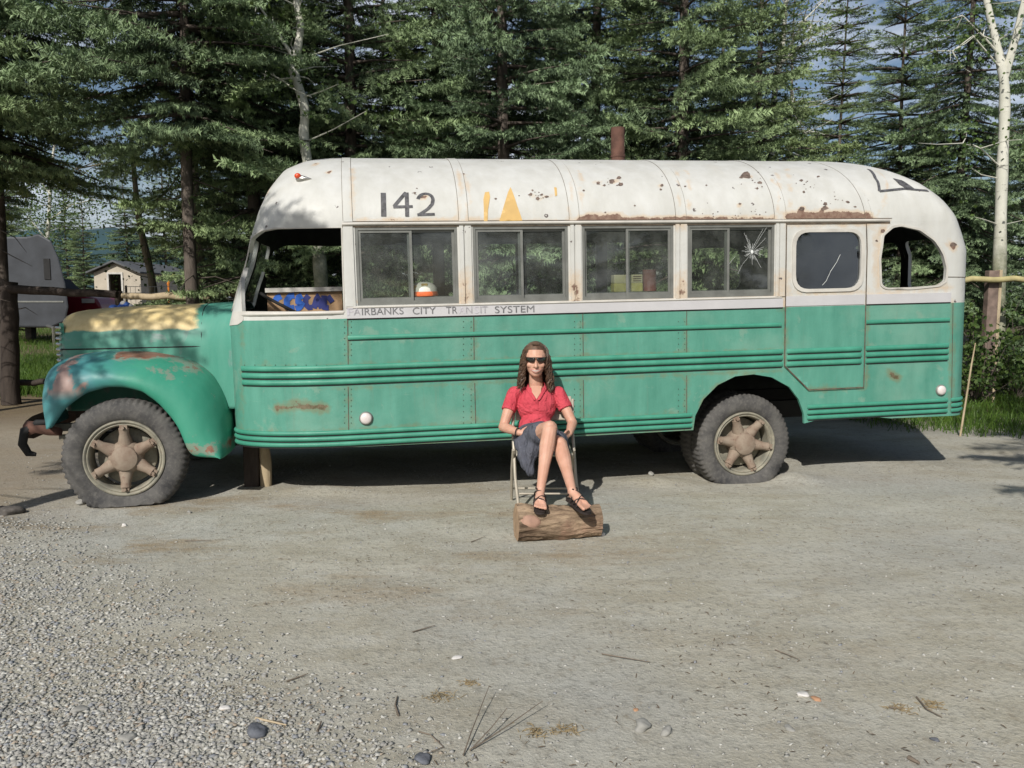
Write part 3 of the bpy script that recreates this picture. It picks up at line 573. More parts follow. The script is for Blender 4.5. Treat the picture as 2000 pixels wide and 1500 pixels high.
# ================================================================ FENCES
fr_ = thing('rail_fence', gxy(15, 12.3), 'dark log fence post and rail at the left edge', 'fence')
def loc(P_, t): return [tuple(np.array(p) - np.array(t.location)) for p in P_]
def part(mb, name, mat, t, smooth=True, bevel=0): return mb.build(name, mat, t, smooth, np.array(t.location), bevel)
def wob(a, b, n, k, seed):
    r = np.random.default_rng(seed); t = np.linspace(0, 1, n)[:, None]; return np.array(a) * (1 - t) + np.array(b) * t + r.normal(0, k, (n, 3))
mb = MB(); g0 = np.array(gxy(13, 12.3)); mb.tube(wob(g0, A(18, 552, 12.3), 8, .012, 1), [.135, .13, .125, .125, .12, .12, .115, .11], 12); part(mb, 'post', M['darklog'], fr_)
mb = MB(); mb.tube(wob(A(-60, 560, 12.3), A(228, 576, 12.1), 8, .012, 2), np.linspace(.075, .055, 8), 10); part(mb, 'rail', M['darklog'], fr_)
mb = MB(); mb.tube(wob(A(-60, 745, 12.6), A(100, 748, 12.5), 10, .012, 3), np.linspace(.05, .045, 10), 8); part(mb, 'lower_rail', M['darklog'], fr_)
f2_ = thing('rail_fence', gxy(420, 12.4), 'peeled grey-yellow log rail above the bus hood', 'fence')
mb = MB(); mb.tube(wob(A(240, 579, 12.4), A(412, 578, 12.4), 7, .008, 4), np.linspace(.045, .062, 7), 10); part(mb, 'rail', M['pale_log'], f2_)
mb = MB(); mb.tube(wob(A(408, 574, 12.42), A(520, 572, 12.5), 8, .01, 5), .045, 8); part(mb, 'far_rail', M['log'], f2_)
for px in (436, 236):
    mb = MB(); q = np.array(gxy(px, 12.5)); mb.tube(wob(q, q + [0, 0, 1.68], 6, .008, px), .06, 10); part(mb, 'post', M['darklog'], f2_)
f3_ = thing('rail_fence', gxy(1930, 12.6), 'pale pole rail on a plank post right of the bus', 'fence')
mb = MB(); mb.tube(wob(A(1878, 546, 12.5), A(2060, 545, 12.5), 10, .008, 6), .045, 10); part(mb, 'rail', simple('yellowish_pole', (.40, .35, .17), .7, var=.2), f3_)
mb = MB(); q = np.array(gxy(1930, 12.65)); mb.box(q + [0, 0, 1.0], (.155, .13, 2.0)); part(mb, 'post', simple('reddish_plank', (.19, .14, .115), .85, var=.35, bump=.3), f3_, False, .01)
mb = MB(); mb.box(q + [.1, 0, 1.0], (.045, .13, 2.02)); part(mb, 'plank_edge', M['pale_log'], f3_, False, .006)
wf = thing('wire_fence', gxy(360, 14.5), 'galvanised wire mesh fence behind the log rail', 'fence'); mb = MB(); WX0, WX1 = (250 - 1000) / FPX * 14.5, (480 - 1000) / FPX * 14.5; zt = 1.6 + (580 - 560) / FPX * 14.5
for z in np.arange(zt, .3, -.11): mb.tube([(WX0, 14.5, z), (WX1, 14.5, z)], .005, 4, False)
for x in np.arange(WX0, WX1, .085): mb.tube([(x, 14.5, .3), (x, 14.5, zt)], .0035, 4, False)
part(mb, 'wire_mesh', simple('galvanised_wire', (.5, .5, .5), .4, .3), wf)
for x in (WX0, WX0 + 1.05, WX1): mb = MB(); mb.tube([(x, 14.52, 0), (x, 14.52, zt + .02)], .02, 6); part(mb, 'post', M['bark'], wf)
# a thin leaning stick
st_ = thing('stick', gxy(1887, 9.4), 'thin pale stick leaning at the rear corner of the bus', 'stick'); mb = MB(); mb.tube([gxy(1886, 9.5), A(1890, 760, 9.5), A(1897, 715, 9.55), A(1905, 670, 9.6)], [.012, .011, .01, .007], 6); part(mb, 'shaft', M['pale_log'], st_)
# ================================================================ SHED, TRAILER, CAR
Ys = 38.; xl, xr = (190 - 1000) / FPX * Ys, (280 - 1000) / FPX * Ys; ze = 1.6 + (580 - 533) / FPX * Ys; zp = 1.6 + (580 - 514) / FPX * Ys; xm = (232 - 1000) / FPX * Ys
sh = thing('shed', (xm, Ys, 0), 'small pale plywood shed with grey gable roof and open doorway', 'shed')
M['ply'] = simple('pale_plywood', (.46, .41, .33), .8, var=.12, scale=2); M['shingle'] = simple('grey_shingles', (.10, .105, .11), .9, var=.25, scale=6)
dx0, dx1 = (219 - 1000) / FPX * Ys, (243 - 1000) / FPX * Ys; zd = 1.6 + (580 - 536) / FPX * Ys; Yb = Ys + 6
mb = MB(); mb.box(((xl + dx0) / 2, Ys + .05, ze / 2), (dx0 - xl, .1, ze)); mb.box(((xr + dx1) / 2, Ys + .05, ze / 2), (xr - dx1, .1, ze)); mb.box(((dx0 + dx1) / 2, Ys + .05, (ze + zd) / 2), (dx1 - dx0, .1, ze - zd))
mb.add([(xl, Ys, ze), (xr, Ys, ze), (xm, Ys, zp), (xl, Ys + .1, ze), (xr, Ys + .1, ze), (xm, Ys + .1, zp)], [(0, 1, 2), (5, 4, 3), (0, 2, 5, 3), (1, 4, 5, 2)])
mb.box((xr - .05, Ys + 3.1, ze / 2), (.1, 6, ze)); mb.box((xl + .05, Ys + 3.1, ze / 2), (.1, 6, ze)); mb.box((xm, Yb, ze / 2), (xr - xl - .2, .1, ze)); part(mb, 'walls', M['ply'], sh, False)
mb = MB()
for s in (-1, 1):
    xe = xm + s * ((xr - xl) / 2 + .18); e = ze - .18 * (zp - ze) / ((xr - xl) / 2); mb.add([(xm, Ys - .25, zp + .03), (xe, Ys - .25, e + .03), (xe, Yb + .2, e + .03), (xm, Yb + .2, zp + .03), (xm, Ys - .25, zp + .11), (xe, Ys - .25, e + .11), (xe, Yb + .2, e + .11), (xm, Yb + .2, zp + .11)], [(0, 1, 2, 3), (4, 7, 6, 5), (0, 4, 5, 1), (1, 5, 6, 2), (2, 6, 7, 3), (3, 7, 4, 0)])
part(mb, 'roof', M['shingle'], sh, False)
mb = MB(); mb.box((dx0 - .04, Ys - .02, zd / 2), (.08, .05, zd)); mb.box((dx1 + .04, Ys - .02, zd / 2), (.08, .05, zd)); mb.box(((dx0 + dx1) / 2, Ys - .02, zd + .04), (dx1 - dx0 + .16, .05, .08)); part(mb, 'door_frame', M['white'], sh, False)
mb = MB(); [mb.box(((dx0 + dx1) / 2, Ys + 2, z), (1.6, .4, .04)) for z in (.6, 1.2, 1.8)]; part(mb, 'shelf', M['ply'], sh, False)
sg = thing('boom_pole', A(335, 560, 34), 'short slanting yellow and orange pole right of the shed', 'pole'); mb = MB(); mb.tube([A(331, 548, 34), A(342, 532, 34)], .05, 6); part(mb, 'yellow_end', simple('bright_yellow', (.7, .5, .05), .5), sg); mb = MB(); mb.tube([A(328, 556, 34), A(331, 548, 34)], .05, 6); mb.tube([A(329, 556, 34) * [1, 1, 0], A(329, 556, 34)], .04, 6); part(mb, 'lower_end', simple('bright_orange', (.6, .2, .03), .5), sg)
# trailer
Yt = 27.; tr_ = thing('travel_trailer', (-15.6, Yt, 0), 'dull grey travel trailer with sloping nose behind the left fence', 'trailer'); M['trl'] = simple('shade_dark_trailer_skin', (.045, .05, .058), .55, .15, var=.3, scale=1.5)  # tree shade on the trailer is put into its dark skin colour
tp_ = [A(52, 462, Yt), A(75, 456, Yt), A(100, 470, Yt), A(115, 505, Yt), A(128, 555, Yt), A(134, 600, Yt), A(128, 628, Yt), A(100, 640, Yt)]
zt0 = tp_[0][2]; prof_ = [(-16.6, zt0 - .15), (-16.3, zt0)] + [(p[0], p[2]) for p in tp_] + [(-16.6, .62)]
V = [(x, Yt, z) for x, z in prof_] + [(x - .56 * 6, Yt + 6, z) for x, z in prof_]; n_ = len(prof_); mb = MB(); mb.add(V, [tuple(range(n_)), tuple(range(n_, 2 * n_))[::-1]] + [(k, n_ + k, n_ + (k + 1) % n_, (k + 1) % n_) for k in range(n_)]); part(mb, 'body', M['trl'], tr_, False, .06)
mb = MB(); a, b = A(85, 505, Yt), A(100, 546, Yt); mb.box(((a[0] + b[0]) / 2, Yt - .01, (a[2] + b[2]) / 2), (b[0] - a[0], .04, a[2] - b[2])); part(mb, 'window', M['dark'], tr_, False, .01)
mb = MB(); mb.box((-15.5, Yt - .008, 1.45), (1.9, .03, .05)); part(mb, 'trim_strip', M['alu'], tr_, False)
for x in (-14.75, -16.3):
    mb = MB(); mb.lathe([(.0, -.1), (.2, -.1), (.36, -.09), (.38, 0), (.36, .1), (0, .1)], (x - .6, Yt + 2.1, .38), (1, .3, 0), 20); part(mb, 'wheel', M['rubber'], tr_)
mb = MB(); mb.tube([(-15.2, Yt + .1, .66), (-14.4, Yt - .9, .62)], .05, 6); mb.tube([(-14.5, Yt - .8, 0), (-14.5, Yt - .8, .65)], .04, 6); part(mb, 'hitch', M['chrome'], tr_)
# red car
Yc = 30.; cx_ = (158 - 1000) / FPX * Yc; ca = thing('red_car', (cx_, Yc, 0), 'parked dark red car half hidden by the trailer and rail', 'car'); M['red'] = simple('dark_red_car_paint', (.20, .012, .02), .3, var=.1, spec=.6)
def carprof(pts, y0, y1, inset=.0):
    V = [(cx_ + x, Yc + y0, z * 1.4) for x, z in pts] + [(cx_ + x, Yc + y1, z * 1.4) for x, z in pts]; n_ = len(pts); return V, [tuple(range(n_)), tuple(range(n_, 2 * n_))[::-1]] + [(k, n_ + k, n_ + (k + 1) % n_, (k + 1) % n_) for k in range(n_)]
mb = MB(); mb.add(*carprof([(.75, .35), (.78, .9), (.6, 1.12), (-.2, 1.2), (-1.2, 1.22), (-3.4, 1.2), (-3.55, .9), (-3.5, .35)], 0, 1.7)); part(mb, 'body', M['red'], ca, False, .08)
mb = MB(); mb.add(*carprof([(-.5, 1.2), (-1.1, 1.62), (-2.6, 1.64), (-3.2, 1.2)], .12, 1.58)); part(mb, 'cabin', M['dark'], ca, False, .06)
for x in (-.1, -2.7):
    mb = MB(); mb.lathe([(.0, -.1), (.2, -.1), (.31, -.09), (.33, 0), (.31, .1), (0, .1)], (cx_ + x, Yc + .12, .33), (0, 1, 0), 20); part(mb, 'wheel', M['rubber'], ca)
mb = MB(); mb.box((cx_ + .35, Yc - .03, 1.46), (.45, .04, .16)); part(mb, 'number_plate', M['wht0'] if 'wht0' in M else M['white'], ca, False, .01)
# dark vehicle roofs at the right edge
# blue bundle behind the hood
bb = thing('blue_bundle', A(243, 600, 9.0) * [1, 1, 0], 'small blue and white bundle on a post just above the middle of the hood', 'bundle'); mb = MB(); c = A(243, 602, 9.0)
for k in range(9): mb.ell(c + rng.normal(0, 1, 3) * [.05, .04, .022], (.05, .05, .035), n=9, m=6)
o = part(mb, 'blue_cloth', simple('blue_cloth', (.05, .12, .38), .7, var=.4, scale=30), bb); mb = MB(); mb.ell(c + [.0, -.02, .05], (.035, .03, .03), n=8, m=6); mb.ell(c + [.07, 0, 0], (.03, .03, .05), n=8, m=6); part(mb, 'white_cloth', M['white'], bb)
mb = MB(); mb.tube([c * [1, 1, 0], c], .03, 8); part(mb, 'post', M['darklog'], bb)
# ================================================================ THE BUS
# bus axes: u = along the bus to its rear, w = into the bus from the near side, v = up
_a, _r = rad(10.31), rad(1.265)
BU = np.array([math.cos(_a) * math.cos(_r), math.sin(_a) * math.cos(_r), math.sin(_r)])
BV = np.array([-math.cos(_a) * math.sin(_r), -math.sin(_a) * math.sin(_r), math.cos(_r)])
BW = np.array([-math.sin(_a), math.cos(_a), 0.]); BO = np.array([-2.90232, 6.08829, .05948])
def P(x, y, w=0.):
    d = cray(x, y); t = ((BO + BW * w - CC) @ BW) / (d @ BW); q = CC + d * t - BO; return float(q @ BU), float(q @ BV)
T0, RH, AL, HW = 2.05, .65, 1.43, 1.15
UF, UR = 1.69, 5.9
GF = np.array([(0, 1), (1.31, 1), (1.6, .91), (1.8, .83), (2.05, .765), (2.19, .715), (2.37, .63), (2.55, .50), (2.64, .34), (2.70, .08)])
GR = np.array([(0, 1), (1.80, 1), (1.95, .955), (2.1, .90), (2.25, .81), (2.40, .69), (2.52, .545), (2.61, .39), (2.67, .21), (2.70, .05)])
# plan outline of the near half as a polyline (s, u0, w0)
_pl = []
for p in np.linspace(0, math.pi / 2, 24)[::-1]:   # from the front corner back to the straight side
    _pl.append((UF - .93 * math.sin(p) ** 1.0, .46 * (1 - math.cos(p)) ** 1.0))
_front = [(UF - .99, 1.15), (UF - .985, .85), (UF - .965, .62)]
_rear = [(6.93 + .36 * math.sin(p) ** .8, 1.15 * (1 - math.cos(p) ** .8)) for p in np.linspace(0, math.pi / 2, 26)]
_path = np.array(_front + _pl + _rear)
_seg = np.r_[0, np.cumsum(np.hypot(*np.diff(_path, axis=0).T))]
_i0 = len(_front) + len(_pl) - 1
_s = _seg - _seg[_i0] + UF
SMIN, SMAX = _s[0], _s[-1]
def Sf(s, t, off=0., far=False):
    """bus skin: s along the plan outline, t up the side and over the roof; off = distance outside the skin"""
    s = np.asarray(s, float); t = np.asarray(t, float)
    def raw(s, t):
        u0 = np.interp(s, _s, _path[:, 0]); w0 = np.interp(s, _s, _path[:, 1])
        ph = np.clip((t - T0) / AL, 0, 1) * math.pi / 2
        v = np.where(t <= T0, t, T0 + RH * np.sin(ph)); h = np.where(t <= T0, 1., np.cos(ph) ** .95)
        gf = np.interp(v, GF[:, 0], GF[:, 1]); gr = np.interp(v, GR[:, 0], GR[:, 1])
        u = np.where(u0 < UF, UF + (u0 - UF) * gf, np.where(u0 > UR, UR + (u0 - UR) * gr, u0))
        w = HW + (w0 - HW) * h
        return np.stack([u, w, v], -1)
    p = raw(s, t)
    if np.any(off):
        e = 1e-3
        n = np.cross(raw(s + e, t) - raw(s - e, t), raw(s, t + e) - raw(s, t - e)); n /= np.linalg.norm(n, axis=-1, keepdims=True) + 1e-12
        p = p + n * np.asarray(off)[..., None] if np.ndim(off) else p + n * off
    if far: p = p * np.array([1, -1, 1]) + np.array([0, 2 * HW, 0])
    return p
def Q(pts):
    """photo pixels -> (s,t) on the near skin"""
    out = []
    for x, y in pts:
        s, t = P(x, y)
        if t > T0: t = T0 + (t - T0) * 1.5
        for _ in range(25):
            def pr(s, t):
                q = Sf(s, t); q = BO + BU * q[0] + BW * q[1] + BV * q[2] - CC
                yy = q[1] * math.cos(PITCH) - q[2] * math.sin(PITCH); zz = q[1] * math.sin(PITCH) + q[2] * math.cos(PITCH)
                return np.array([1000 + FPX * q[0] / yy, 750 - FPX * zz / yy])
            f = pr(s, t); e = 2e-3; J = np.array([(pr(s + e, t) - f) / e, (pr(s, t + e) - f) / e]).T
            try: dlt = np.linalg.solve(J + np.eye(2) * 1e-6, np.array([x, y]) - f)
            except Exception: break
            dlt = np.clip(dlt, -.25, .25); s += dlt[0]; t += dlt[1]
            if np.abs(dlt).max() < 1e-5: break
        out.append((float(s), float(min(t, T0 + AL - .02))))
    return out
bus = thing('bus', (0, 0, 0), 'old green and white city bus with flat tyres and number 142 on its roof side', 'bus')
bus.matrix_world = Matrix(((BU[0], BW[0], BV[0], BO[0]), (BU[1], BW[1], BV[1], BO[1]), (BU[2], BW[2], BV[2], BO[2]), (0, 0, 0, 1)))
def dens(poly, d, closed=True):
    out = []; n = len(poly)
    for i in range(n if closed else n - 1):
        a = np.array(poly[i]); b = np.array(poly[(i + 1) % n]); k = max(1, int(math.ceil(np.linalg.norm(b - a) / d)))
        for j in range(k): out.append(tuple(a + (b - a) * j / k))
    if not closed: out.append(tuple(poly[-1]))
    return out
def rounded(poly, r, n=5):
    out = []; m = len(poly); r = r if isinstance(r, (list, tuple)) else [r] * m
    for i in range(m):
        p = np.array(poly[i]); a = np.array(poly[i - 1]); b = np.array(poly[(i + 1) % m])
        da = (a - p); db = (b - p); la = np.linalg.norm(da); lb = np.linalg.norm(db); rr = min(r[i], la * .45, lb * .45)
        if rr < 1e-4: out.append(tuple(p)); continue
        p0 = p + da / la * rr; p2 = p + db / lb * rr
        for k in range(n + 1): q = k / n; out.append(tuple((1 - q) ** 2 * p0 + 2 * q * (1 - q) * p + q * q * p2))
    return out
def inpoly(px, py, poly):
    poly = np.asarray(poly); c = np.zeros(len(px), bool); x1, y1 = poly[-1]
    for x0, y0 in poly:
        k = ((y0 > py) != (y1 > py)); xx = (x1 - x0) * (py - y0) / ((y1 - y0) or 1e-12) + x0; c ^= k & (px < xx); x1, y1 = x0, y0
    return c
# rust sources in (s,t): filled below before the skin is built
RS = []
def rust_line(px, r=.03, k=.5):
    q = Q(px)
    for a, b in zip(q[:-1], q[1:]): RS.append((a, b, r, k))
def rust_at(P2):
    P2 = np.asarray(P2, float); r = np.zeros(len(P2))
    for a, b, rr, k in RS:
        a = np.array(a); b = np.array(b); d = b - a; L = d @ d + 1e-12; h = np.clip(((P2 - a) @ d) / L, 0, 1); q = a + h[:, None] * d
        r = np.maximum(r, k * np.exp(-((P2 - q) ** 2).sum(1) / rr ** 2))
    return r
def patch(outer, holes=(), d=.06, off=0., far=False):
    outer = dens(outer, d); holes = [dens(h, d * .7) for h in holes]
    V = []; E = []
    for lp in [outer] + holes:
        b = len(V); V += lp; E += [(b + i, b + (i + 1) % len(lp)) for i in range(len(lp))]
    o = np.array(outer); lo = o.min(0); hi = o.max(0)
    gx, gy = np.meshgrid(np.arange(lo[0] + d * .5, hi[0], d), np.arange(lo[1] + d * .5, hi[1], d)); gx = gx.ravel(); gy = gy.ravel()
    k = inpoly(gx, gy, outer)
    for h in holes: k &= ~inpoly(gx, gy, h)
    gx, gy = gx[k], gy[k]; bp = np.array(V)
    if len(gx): 
        dm = np.min((gx[:, None] - bp[None, :, 0]) ** 2 + (gy[:, None] - bp[None, :, 1]) ** 2, 1) > (d * .35) ** 2; gx, gy = gx[dm], gy[dm]
    V += list(zip(gx.tolist(), gy.tolist()))
    v, e, f, *_ = delaunay_2d_cdt([Vector(p) for p in V], E, [], 0, 1e-6)
    v = np.array([(p.x, p.y) for p in v]); f = np.array([q for q in f if len(q) == 3])
    c = v[f].mean(1); k = inpoly(c[:, 0], c[:, 1], outer)
    for h in holes: k &= ~inpoly(c[:, 0], c[:, 1], h)
    f = f[k]; V3 = Sf(v[:, 0], v[:, 1], off, far)
    # orient outwards
    if far: f = f[:, ::-1]
    return V3, f, v
def skin(name, parts, mats, thick=0., parent=bus, inner=0, smooth=True):
    """parts: list of (V3, F, st)"""
    V = np.concatenate([p[0] for p in parts]); n = 0; F = []
    for p in parts: F.append(p[1] + n); n += len(p[0])
    st = np.concatenate([p[2] for p in parts])
    me = mesh_from(name, V, np.concatenate(F), mats, smooth, attrs={'tt': st[:, 1], 'rust': rust_at(st)})
    o = link(name, me, parent)
    if thick:
        m = o.modifiers.new('t', 'SOLIDIFY'); m.thickness = thick; m.offset = -1; m.material_offset = inner; m.use_rim = True
        m = o.modifiers.new('e', 'EDGE_SPLIT'); m.split_angle = rad(40)
    return o
def sweep(s0, s1, t, wid, bulge, d=.08, far=False, tilt=0, off=.002):
    """half-round moulding lying on the skin"""
    n = max(3, int((s1 - s0) / d)); ss = np.linspace(s0, s1, n); V = []; F = []; K = 7
    for i, s in enumerate(ss):
        e = min(1, min(i, n - 1 - i) * d / .03) if bulge > .006 else 1
        for k in range(K):
            a = math.pi * k / (K - 1); V.append(Sf(s, t + tilt * (s - s0) - wid / 2 * math.cos(a), off + bulge * math.sin(a) * (.15 + .85 * e), far))
    for i in range(n - 1):
        for k in range(K - 1):
            q = (i * K + k, (i + 1) * K + k, (i + 1) * K + k + 1, i * K + k + 1); F.append(q)
    return np.array(V), F
def strip(pts, w, off=.003, d=.06):
    """flat line of width w following (s,t) points"""
    pts = np.array(dens(pts, d, False)); T = np.gradient(pts, axis=0); T /= np.linalg.norm(T, axis=1)[:, None] + 1e-9; N = np.stack([-T[:, 1], T[:, 0]], 1)
    w = np.broadcast_to(np.asarray(w, float), (len(pts),))[:, None]
    a = pts + N * w / 2; b = pts - N * w / 2; V = np.concatenate([Sf(a[:, 0], a[:, 1], off), Sf(b[:, 0], b[:, 1], off)]); n = len(pts)
    return V, [(i, n + i, n + i + 1, i + 1) for i in range(n - 1)]

# ---- measured outlines (photo pixels turned into places on the skin)
TB = 1.338
drv = Q([(474, 608), (472, 560), (474, 520), (479, 494), (491, 468), (512, 451), (537, 447), (600, 446), (666, 445), (668, 520), (671, 608)])
WP = [[(694, 443), (893, 443), (896, 587), (697, 589)], [(923, 442), (1108, 441), (1112, 582), (926, 586)], [(1136, 441), (1314, 440), (1317, 577), (1139, 582)], [(1342, 440), (1512, 439), (1513, 573), (1344, 577)]]
wins = [Q(w) for w in WP]
def rect(q):  # square it up
    q = np.array(q); return [(q[[0, 3], 0].mean(), q[:2, 1].mean()), (q[1:3, 0].mean(), q[:2, 1].mean()), (q[1:3, 0].mean(), q[2:, 1].mean()), (q[[0, 3], 0].mean(), q[2:, 1].mean())]
wt = 2.030; wb = 1.435
wins = [[(r[0][0], wt), (r[1][0], wt), (r[1][0], wb), (r[0][0], wb)] for r in map(rect, wins)]
dwin = rounded(Q([(1553, 454), (1680, 453), (1678, 562), (1552, 565)]), .12)
qwin = rounded(Q([(1722, 556), (1720, 504), (1726, 460), (1744, 445), (1760, 442), (1796, 450), (1824, 470), (1842, 500), (1848, 524), (1846, 548), (1832, 557), (1780, 561), (1732, 562)]), .02, 2)
arch = Q([(1354, 840), (1358, 812), (1374, 780), (1402, 752), (1436, 735), (1472, 731), (1508, 737), (1542, 756), (1560, 780), (1570, 808), (1571, 827)])
fs = lambda a: (SMIN + a)
wsh = rounded([(fs(.05), 1.42), (fs(.05), 2.0), (fs(.60), 2.0), (fs(.60), 1.42)], .06)
rwin = rounded([(SMAX - .75, 1.45), (SMAX - .75, 1.95), (SMAX - .06, 1.95), (SMAX - .06, 1.45)], .08)
# ---- rust and stains
for x0, x1, y, r, k in [(745, 925, 435, .02, .35), (925, 1130, 434, .03, .45), (1130, 1500, 430, .05, .62), (1545, 1692, 424, .085, .66), (1692, 1735, 433, .03, .5), (1150, 1210, 425, .06, .6)]: rust_line([(x0, y), (x1, y)], r, k)
for x in (908, 1124, 1331, 1524): rust_line([(x, 545), (x, 590)], .10, .36)
rust_line([(690, 592), (1530, 576)], .02, .36); rust_line([(1560, 572), (1700, 570)], .04, .28); rust_line([(1700, 574), (1860, 560)], .05, .3); rust_line([(1712, 450), (1712, 560)], .05, .36)
[rust_line([(x, 330), (x, 428)], .022, .30) for x in (688, 896, 914, 1112, 1131, 1320, 1340, 1513, 1535, 1703)]; rust_line([(700, 428), (1130, 432)], .03, .34); rust_line([(542, 797), (575, 790), (635, 797)], .05, .5)
rust_line([(480, 712), (1528, 685)], .025, .30); rust_line([(480, 752), (680, 756), (1528, 722)], .022, .30); rust_line([(460, 838), (680, 842), (1350, 812)], .035, .34); rust_line([(455, 865), (700, 873), (1350, 841)], .03, .3)
rust_line([(472, 640), (474, 860)], .05, .24); rust_line([(442, 640), (450, 860)], .05, .3)
for x in (680, 925, 1138, 1341): rust_line([(x, 625), (x, 835)], .04, .26)
rust_line([(1534, 590), (1530, 712)], .03, .3); rust_line([(1698, 590), (1692, 757)], .03, .3); rust_line([(1576, 760), (1692, 757)], .03, .3); rust_line([(1740, 730), (1752, 738)], .05, .5); rust_line([(1861, 590), (1857, 800)], .04, .3)
rust_line([(1354, 838), (1374, 780), (1402, 752), (1472, 731)], .03, .3)
for x, y, r in [(1458, 343, .04), (1483, 357, .02), (1510, 356, .03), (1168, 358, .03), (1195, 354, .03), (1208, 352, .025), (1293, 362, .02), (1036, 380, .02), (1050, 388, .02), (1068, 384, .02), (1565, 408, .025), (1610, 407, .028), (1445, 398, .015), (615, 320, .05), (825, 385, .03), (1860, 480, .045), (1725, 450, .03), (640, 335, .025), (530, 352, .04)]: rust_line([(x, y), (x + 3, y + 1)], r, .62)
# ---- lower body skin
sk = Q([(470, 866), (520, 870), (600, 873), (700, 873)]); 
bot = [(SMIN, .42), (SMIN + .9, .42)] + [(sk[0][0], sk[0][1]), sk[1], sk[2], sk[3]] + [(3.5, .325), arch[0]] + arch + Q([(1605, 818), (1648, 809), (1700, 814), (1740, 817), (1876, 808)]) + [(SMAX, .36)]
outer = bot + [(SMAX, T0), (SMIN, T0)]
near = patch(outer, [drv] + wins + [dwin, qwin, wsh, rwin], .045)
bF = [(SMIN, .42), (2.0, .33), (4.55, .33), (4.6, .55), (5.05, .86), (5.5, .55), (5.55, .33), (SMAX, .36)]
farp = patch(bF + [(SMAX, T0), (SMIN, T0)], [drv] + wins + [dwin, qwin, wsh, rwin], .07, far=True)
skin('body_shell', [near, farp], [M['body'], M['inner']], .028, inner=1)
# ---- roof
def grid(s0, s1, t0, t1, ds, dt, off=0, far=False):
    a = np.linspace(s0, s1, max(2, int((s1 - s0) / ds) + 1)); b = np.linspace(t0, t1, max(2, int((t1 - t0) / dt) + 1)); A, B = np.meshgrid(a, b); n = len(a); m = len(b)
    i = np.arange(m - 1)[:, None] * n + np.arange(n - 1)[None]; i = i.ravel(); F = np.stack([i, i + 1, i + n + 1, i + n], 1)
    if far: F = F[:, ::-1]
    st = np.stack([A.ravel(), B.ravel()], 1); return Sf(st[:, 0], st[:, 1], off, far), F, st
skin('roof', [grid(SMIN, SMAX, T0, T0 + AL, .05, .05), grid(SMIN, SMAX, T0, T0 + AL, .08, .05, 0, True)], [M['body'], M['inner']], .028, inner=1)
# seam straps over the roof
for x0, x1 in [(670, 688), (896, 914), (1112, 1131), (1320, 1340), (1513, 1535), (1690, 1703)]:
    a = Q([(x0, 425)])[0][0]; b = Q([(x1, 425)])[0][0]
    V, F, st = grid(a, b, T0 + .03, T0 + AL * .985, .03, .06, .004); V2, F2, s2 = grid(a, b, T0 + .03, T0 + AL * .985, .03, .06, .004, True)
    skin('roof_strap', [(V, F, st), (V2, F2, s2)], M['body'], .004)
    mb = MB()
    for s in (a, b):
        V, F = strip([(s, T0 + .04), (s, T0 + AL * .97)], .007, .0015); mb.add(V, F)
    mb.build('strap_seam', M['seam'], bus)
# drip rail above the windows
mb = MB(); V, F = sweep(Q([(668, 438)])[0][0], Q([(1738, 433)])[0][0], 2.058, .034, .02); mb.add(V, F); mb.build('drip_rail', M['white'], bus, True)
mb = MB(); V, F = strip([(Q([(668, 438)])[0][0], 2.036), (Q([(1738, 433)])[0][0], 2.036)], .014, .003); mb.add(V, F)
V, F = strip([(1.72, 2.082), (6.35, 2.082)], .007, .002); mb.add(V, F); mb.build('drip_rail_shadow_gap', M['seam'], bus)
# belt band and letter board
a0 = Q([(677, 610)])[0][0]
V, F, st = grid(a0, 5.305, 1.338, 1.412, .08, .04, .012)
o = skin('letter_board', [(V, F, st)], M['belt'], .012)
V, F, st = grid(5.33, 6.06, 1.345, 1.428, .08, .04, .014); skin('belt_band', [(V, F, st)], M['belt'], .01)
V, F, st = grid(6.085, 6.90, 1.345, 1.428, .08, .04, .010); skin('belt_band', [(V, F, st)], M['belt'], .01)
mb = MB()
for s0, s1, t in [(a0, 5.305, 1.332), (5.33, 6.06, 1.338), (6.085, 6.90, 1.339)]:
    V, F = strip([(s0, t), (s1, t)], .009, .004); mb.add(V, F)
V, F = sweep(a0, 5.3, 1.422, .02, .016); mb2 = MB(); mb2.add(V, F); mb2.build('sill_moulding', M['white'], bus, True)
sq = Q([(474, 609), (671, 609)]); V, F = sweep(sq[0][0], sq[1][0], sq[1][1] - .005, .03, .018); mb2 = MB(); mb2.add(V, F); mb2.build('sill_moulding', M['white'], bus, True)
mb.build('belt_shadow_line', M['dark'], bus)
# pillar foot of cream paint in front of the driver's window
pf = rounded(Q([(441, 612), (440, 628), (446, 637), (466, 634), (476, 626), (475, 608)]), .02)
try: skin('pillar_foot', [patch(pf, [], .03, .004)], M['body'].copy() and M['white'], .004)
except Exception as e: print('pillar', e)
